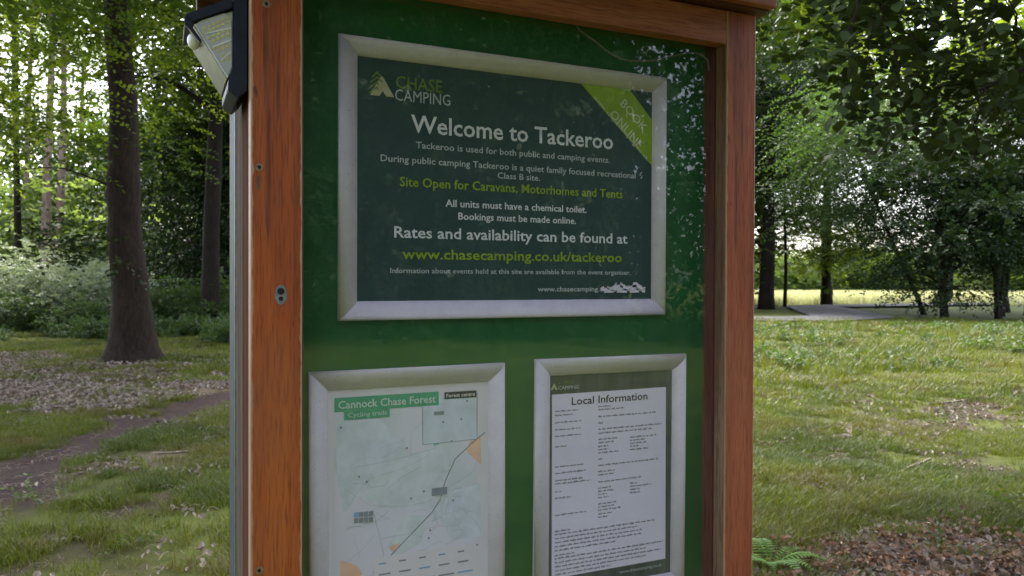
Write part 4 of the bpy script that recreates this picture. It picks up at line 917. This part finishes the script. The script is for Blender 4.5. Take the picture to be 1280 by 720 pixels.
# cable drooping inside the case
cp = [(.4300, .470), (.4382, .4591), (.4560, .4510), (.4722, .4431), (.4900, .4320), (.5069, .4238), (.5280, .4180), (.5512, .4172), (.5800, .4205), (.6057, .4253), (.6300, .4340), (.6524, .4404), (.6800, .4490), (.7003, .4510), (.7180, .4480), (.7300, .4400), (.7330, .42)]
co_ = link('cable', mesh('cable', *tube([Vector((u, -.019, Zc+z)) for u, z in cp], [.0016]*len(cp), 8), M['cable'], True), None, ORG, (0, 0, YAW))
tag(co_, 'thin pale cable drooping behind the glass above the welcome poster', 'cable')

# ------------------------------------------------------------------ solar light on the left side of the board
sol = thing('solar_light', 'black wedge shaped solar light with yellow led grid on the upper left of the board', 'solar light', (0, 0, 0))
sol.matrix_world = Matrix.Translation(ORG) @ Matrix.Rotation(YAW, 4, 'Z')
def prism(name, P, a0, a1, m, parent=sol, bev=0):
    n = len(P); V = [(p[0], -a0, Zc+p[1]) for p in P] + [(p[0], -a1, Zc+p[1]) for p in P]
    F = [tuple(range(n)), tuple(range(n, 2*n))[::-1]] + [(i, n+i, n+(i+1) % n, (i+1) % n) for i in range(n)]
    me = mesh(name, V, F, m); b = bmesh.new(); b.from_mesh(me); bmesh.ops.recalc_face_normals(b, faces=b.faces)
    if bev: bmesh.ops.bevel(b, geom=b.edges[:], offset=bev, segments=2, affect='EDGES')
    b.to_mesh(me); b.free(); return link(name, me, parent)
a0, a1 = .03, -.10
# wall plate, top cap, bottom lip
prism('wall_plate', [(-.1615, .455), (-.1425, .455), (-.1425, .285), (-.1560, .272), (-.1700, .2835), (-.1690, .300), (-.1628, .318)], a0+.002, a1, M['blackpl'], bev=.0012)
prism('top_cap', [(-.2290, .3790), (-.2290, .3880), (-.1630, .4230), (-.1630, .4070), (-.2170, .3790)], a0+.002, a1, M['blackpl'], bev=.0012)
prism('solar_panel', [(-.2270, .3892), (-.2262, .3908), (-.1640, .4240), (-.1640, .4232)], a0-.006, a1+.008, simple('solar_cells', (.01, .012, .03), .15))
prism('housing', [(-.2155, .3760), (-.1630, .4040), (-.1630, .3150), (-.1700, .3020)], a0-.004, a1+.003, M['lens'])
# front corner post of the bezel
prism('bezel_corner', [(-.2295, .3860), (-.2200, .3840), (-.2185, .3700), (-.2060, .3525), (-.2085, .3490), (-.2235, .3680), (-.2300, .3740)], a0+.002, a0-.010, M['blackpl'], bev=.0008)
# side lens in front of the led grid
SL = [(-.2155, .3757), (-.2060, .3830), (-.1740, .3985), (-.1650, .3900), (-.1645, .3200), (-.1700, .3030)]
prism('side_lens', SL, a0-.0015, a0-.0035, M['lens'])
pr = random.Random(2)
for r0, n in ((0, 7), (1, 6), (2, 4), (3, 2)):      # rows run up to the right, parallel to the cap
    for q in range(2):
        for i in range(n):
            xx = -.1700 - .0065*i + 0*q; zz_ = .3915 - .0180*r0 - .0070*q - .0040*i
            # inside the triangle?
            lim = -.2155 + (.3757-zz_)/(.3757-.303)*(.0455)
            if xx < lim+.0050: continue
            v = [(xx-.0021, -(a0-.0009), Zc+zz_-.0016), (xx+.0021, -(a0-.0009), Zc+zz_-.0006), (xx+.0021, -(a0-.0009), Zc+zz_+.0030), (xx-.0021, -(a0-.0009), Zc+zz_+.0020)]
            v += [(p[0], p[1]+.0006, p[2]) for p in v]
            link('led', mesh('led', v, [(0, 1, 2, 3), (0, 4, 5, 1), (1, 5, 6, 2), (2, 6, 7, 3), (3, 7, 4, 0)], M['led']), sol)
for r0 in range(1, 4):
    z = .3925-.0180*r0+.0022; xl = -.2155+(.3757-(z-.018))/(.3757-.303)*.0455+.003
    v = [(xl, -(a0-.0008), Zc+z-.0140-.0009*0+(.0)), (-.1648, -(a0-.0008), Zc+z), (-.1648, -(a0-.0008), Zc+z+.0022), (xl, -(a0-.0008), Zc+z-.0118)]
    link('grid_rib', mesh('grid_rib', v, [(0, 1, 2, 3)], M['pir']), sol)
link('lens_edge', mesh('lens_edge', *tube([(-.2158, -(a0-.001), Zc+.3757), (-.1702, -(a0-.001), Zc+.3025)], [.0012, .0012], 6), M['pir']), sol)
# slanted front lens facing down and out
prism('front_lens', [(-.2172, .3750), (-.2160, .3757), (-.1704, .3022), (-.1716, .3012)], a0-.0035, a1+.004, M['front_lens'])
# sensor dome
b = bmesh.new(); bmesh.ops.create_uvsphere(b, u_segments=16, v_segments=10, radius=.011)
me = bpy.data.meshes.new('motion_sensor'); b.to_mesh(me); b.free(); me.materials.append(M['pir']); me.polygons.foreach_set('use_smooth', [True]*len(me.polygons))
o = link('motion_sensor', me, sol, (-.2150, -(a0-.055), Zc+.3665)); o.scale = (.9, 1.3, 1.2)
print('LEAVES', nleaf, 'TRIS', sum(len(m_.polygons) for m_ in bpy.data.meshes))
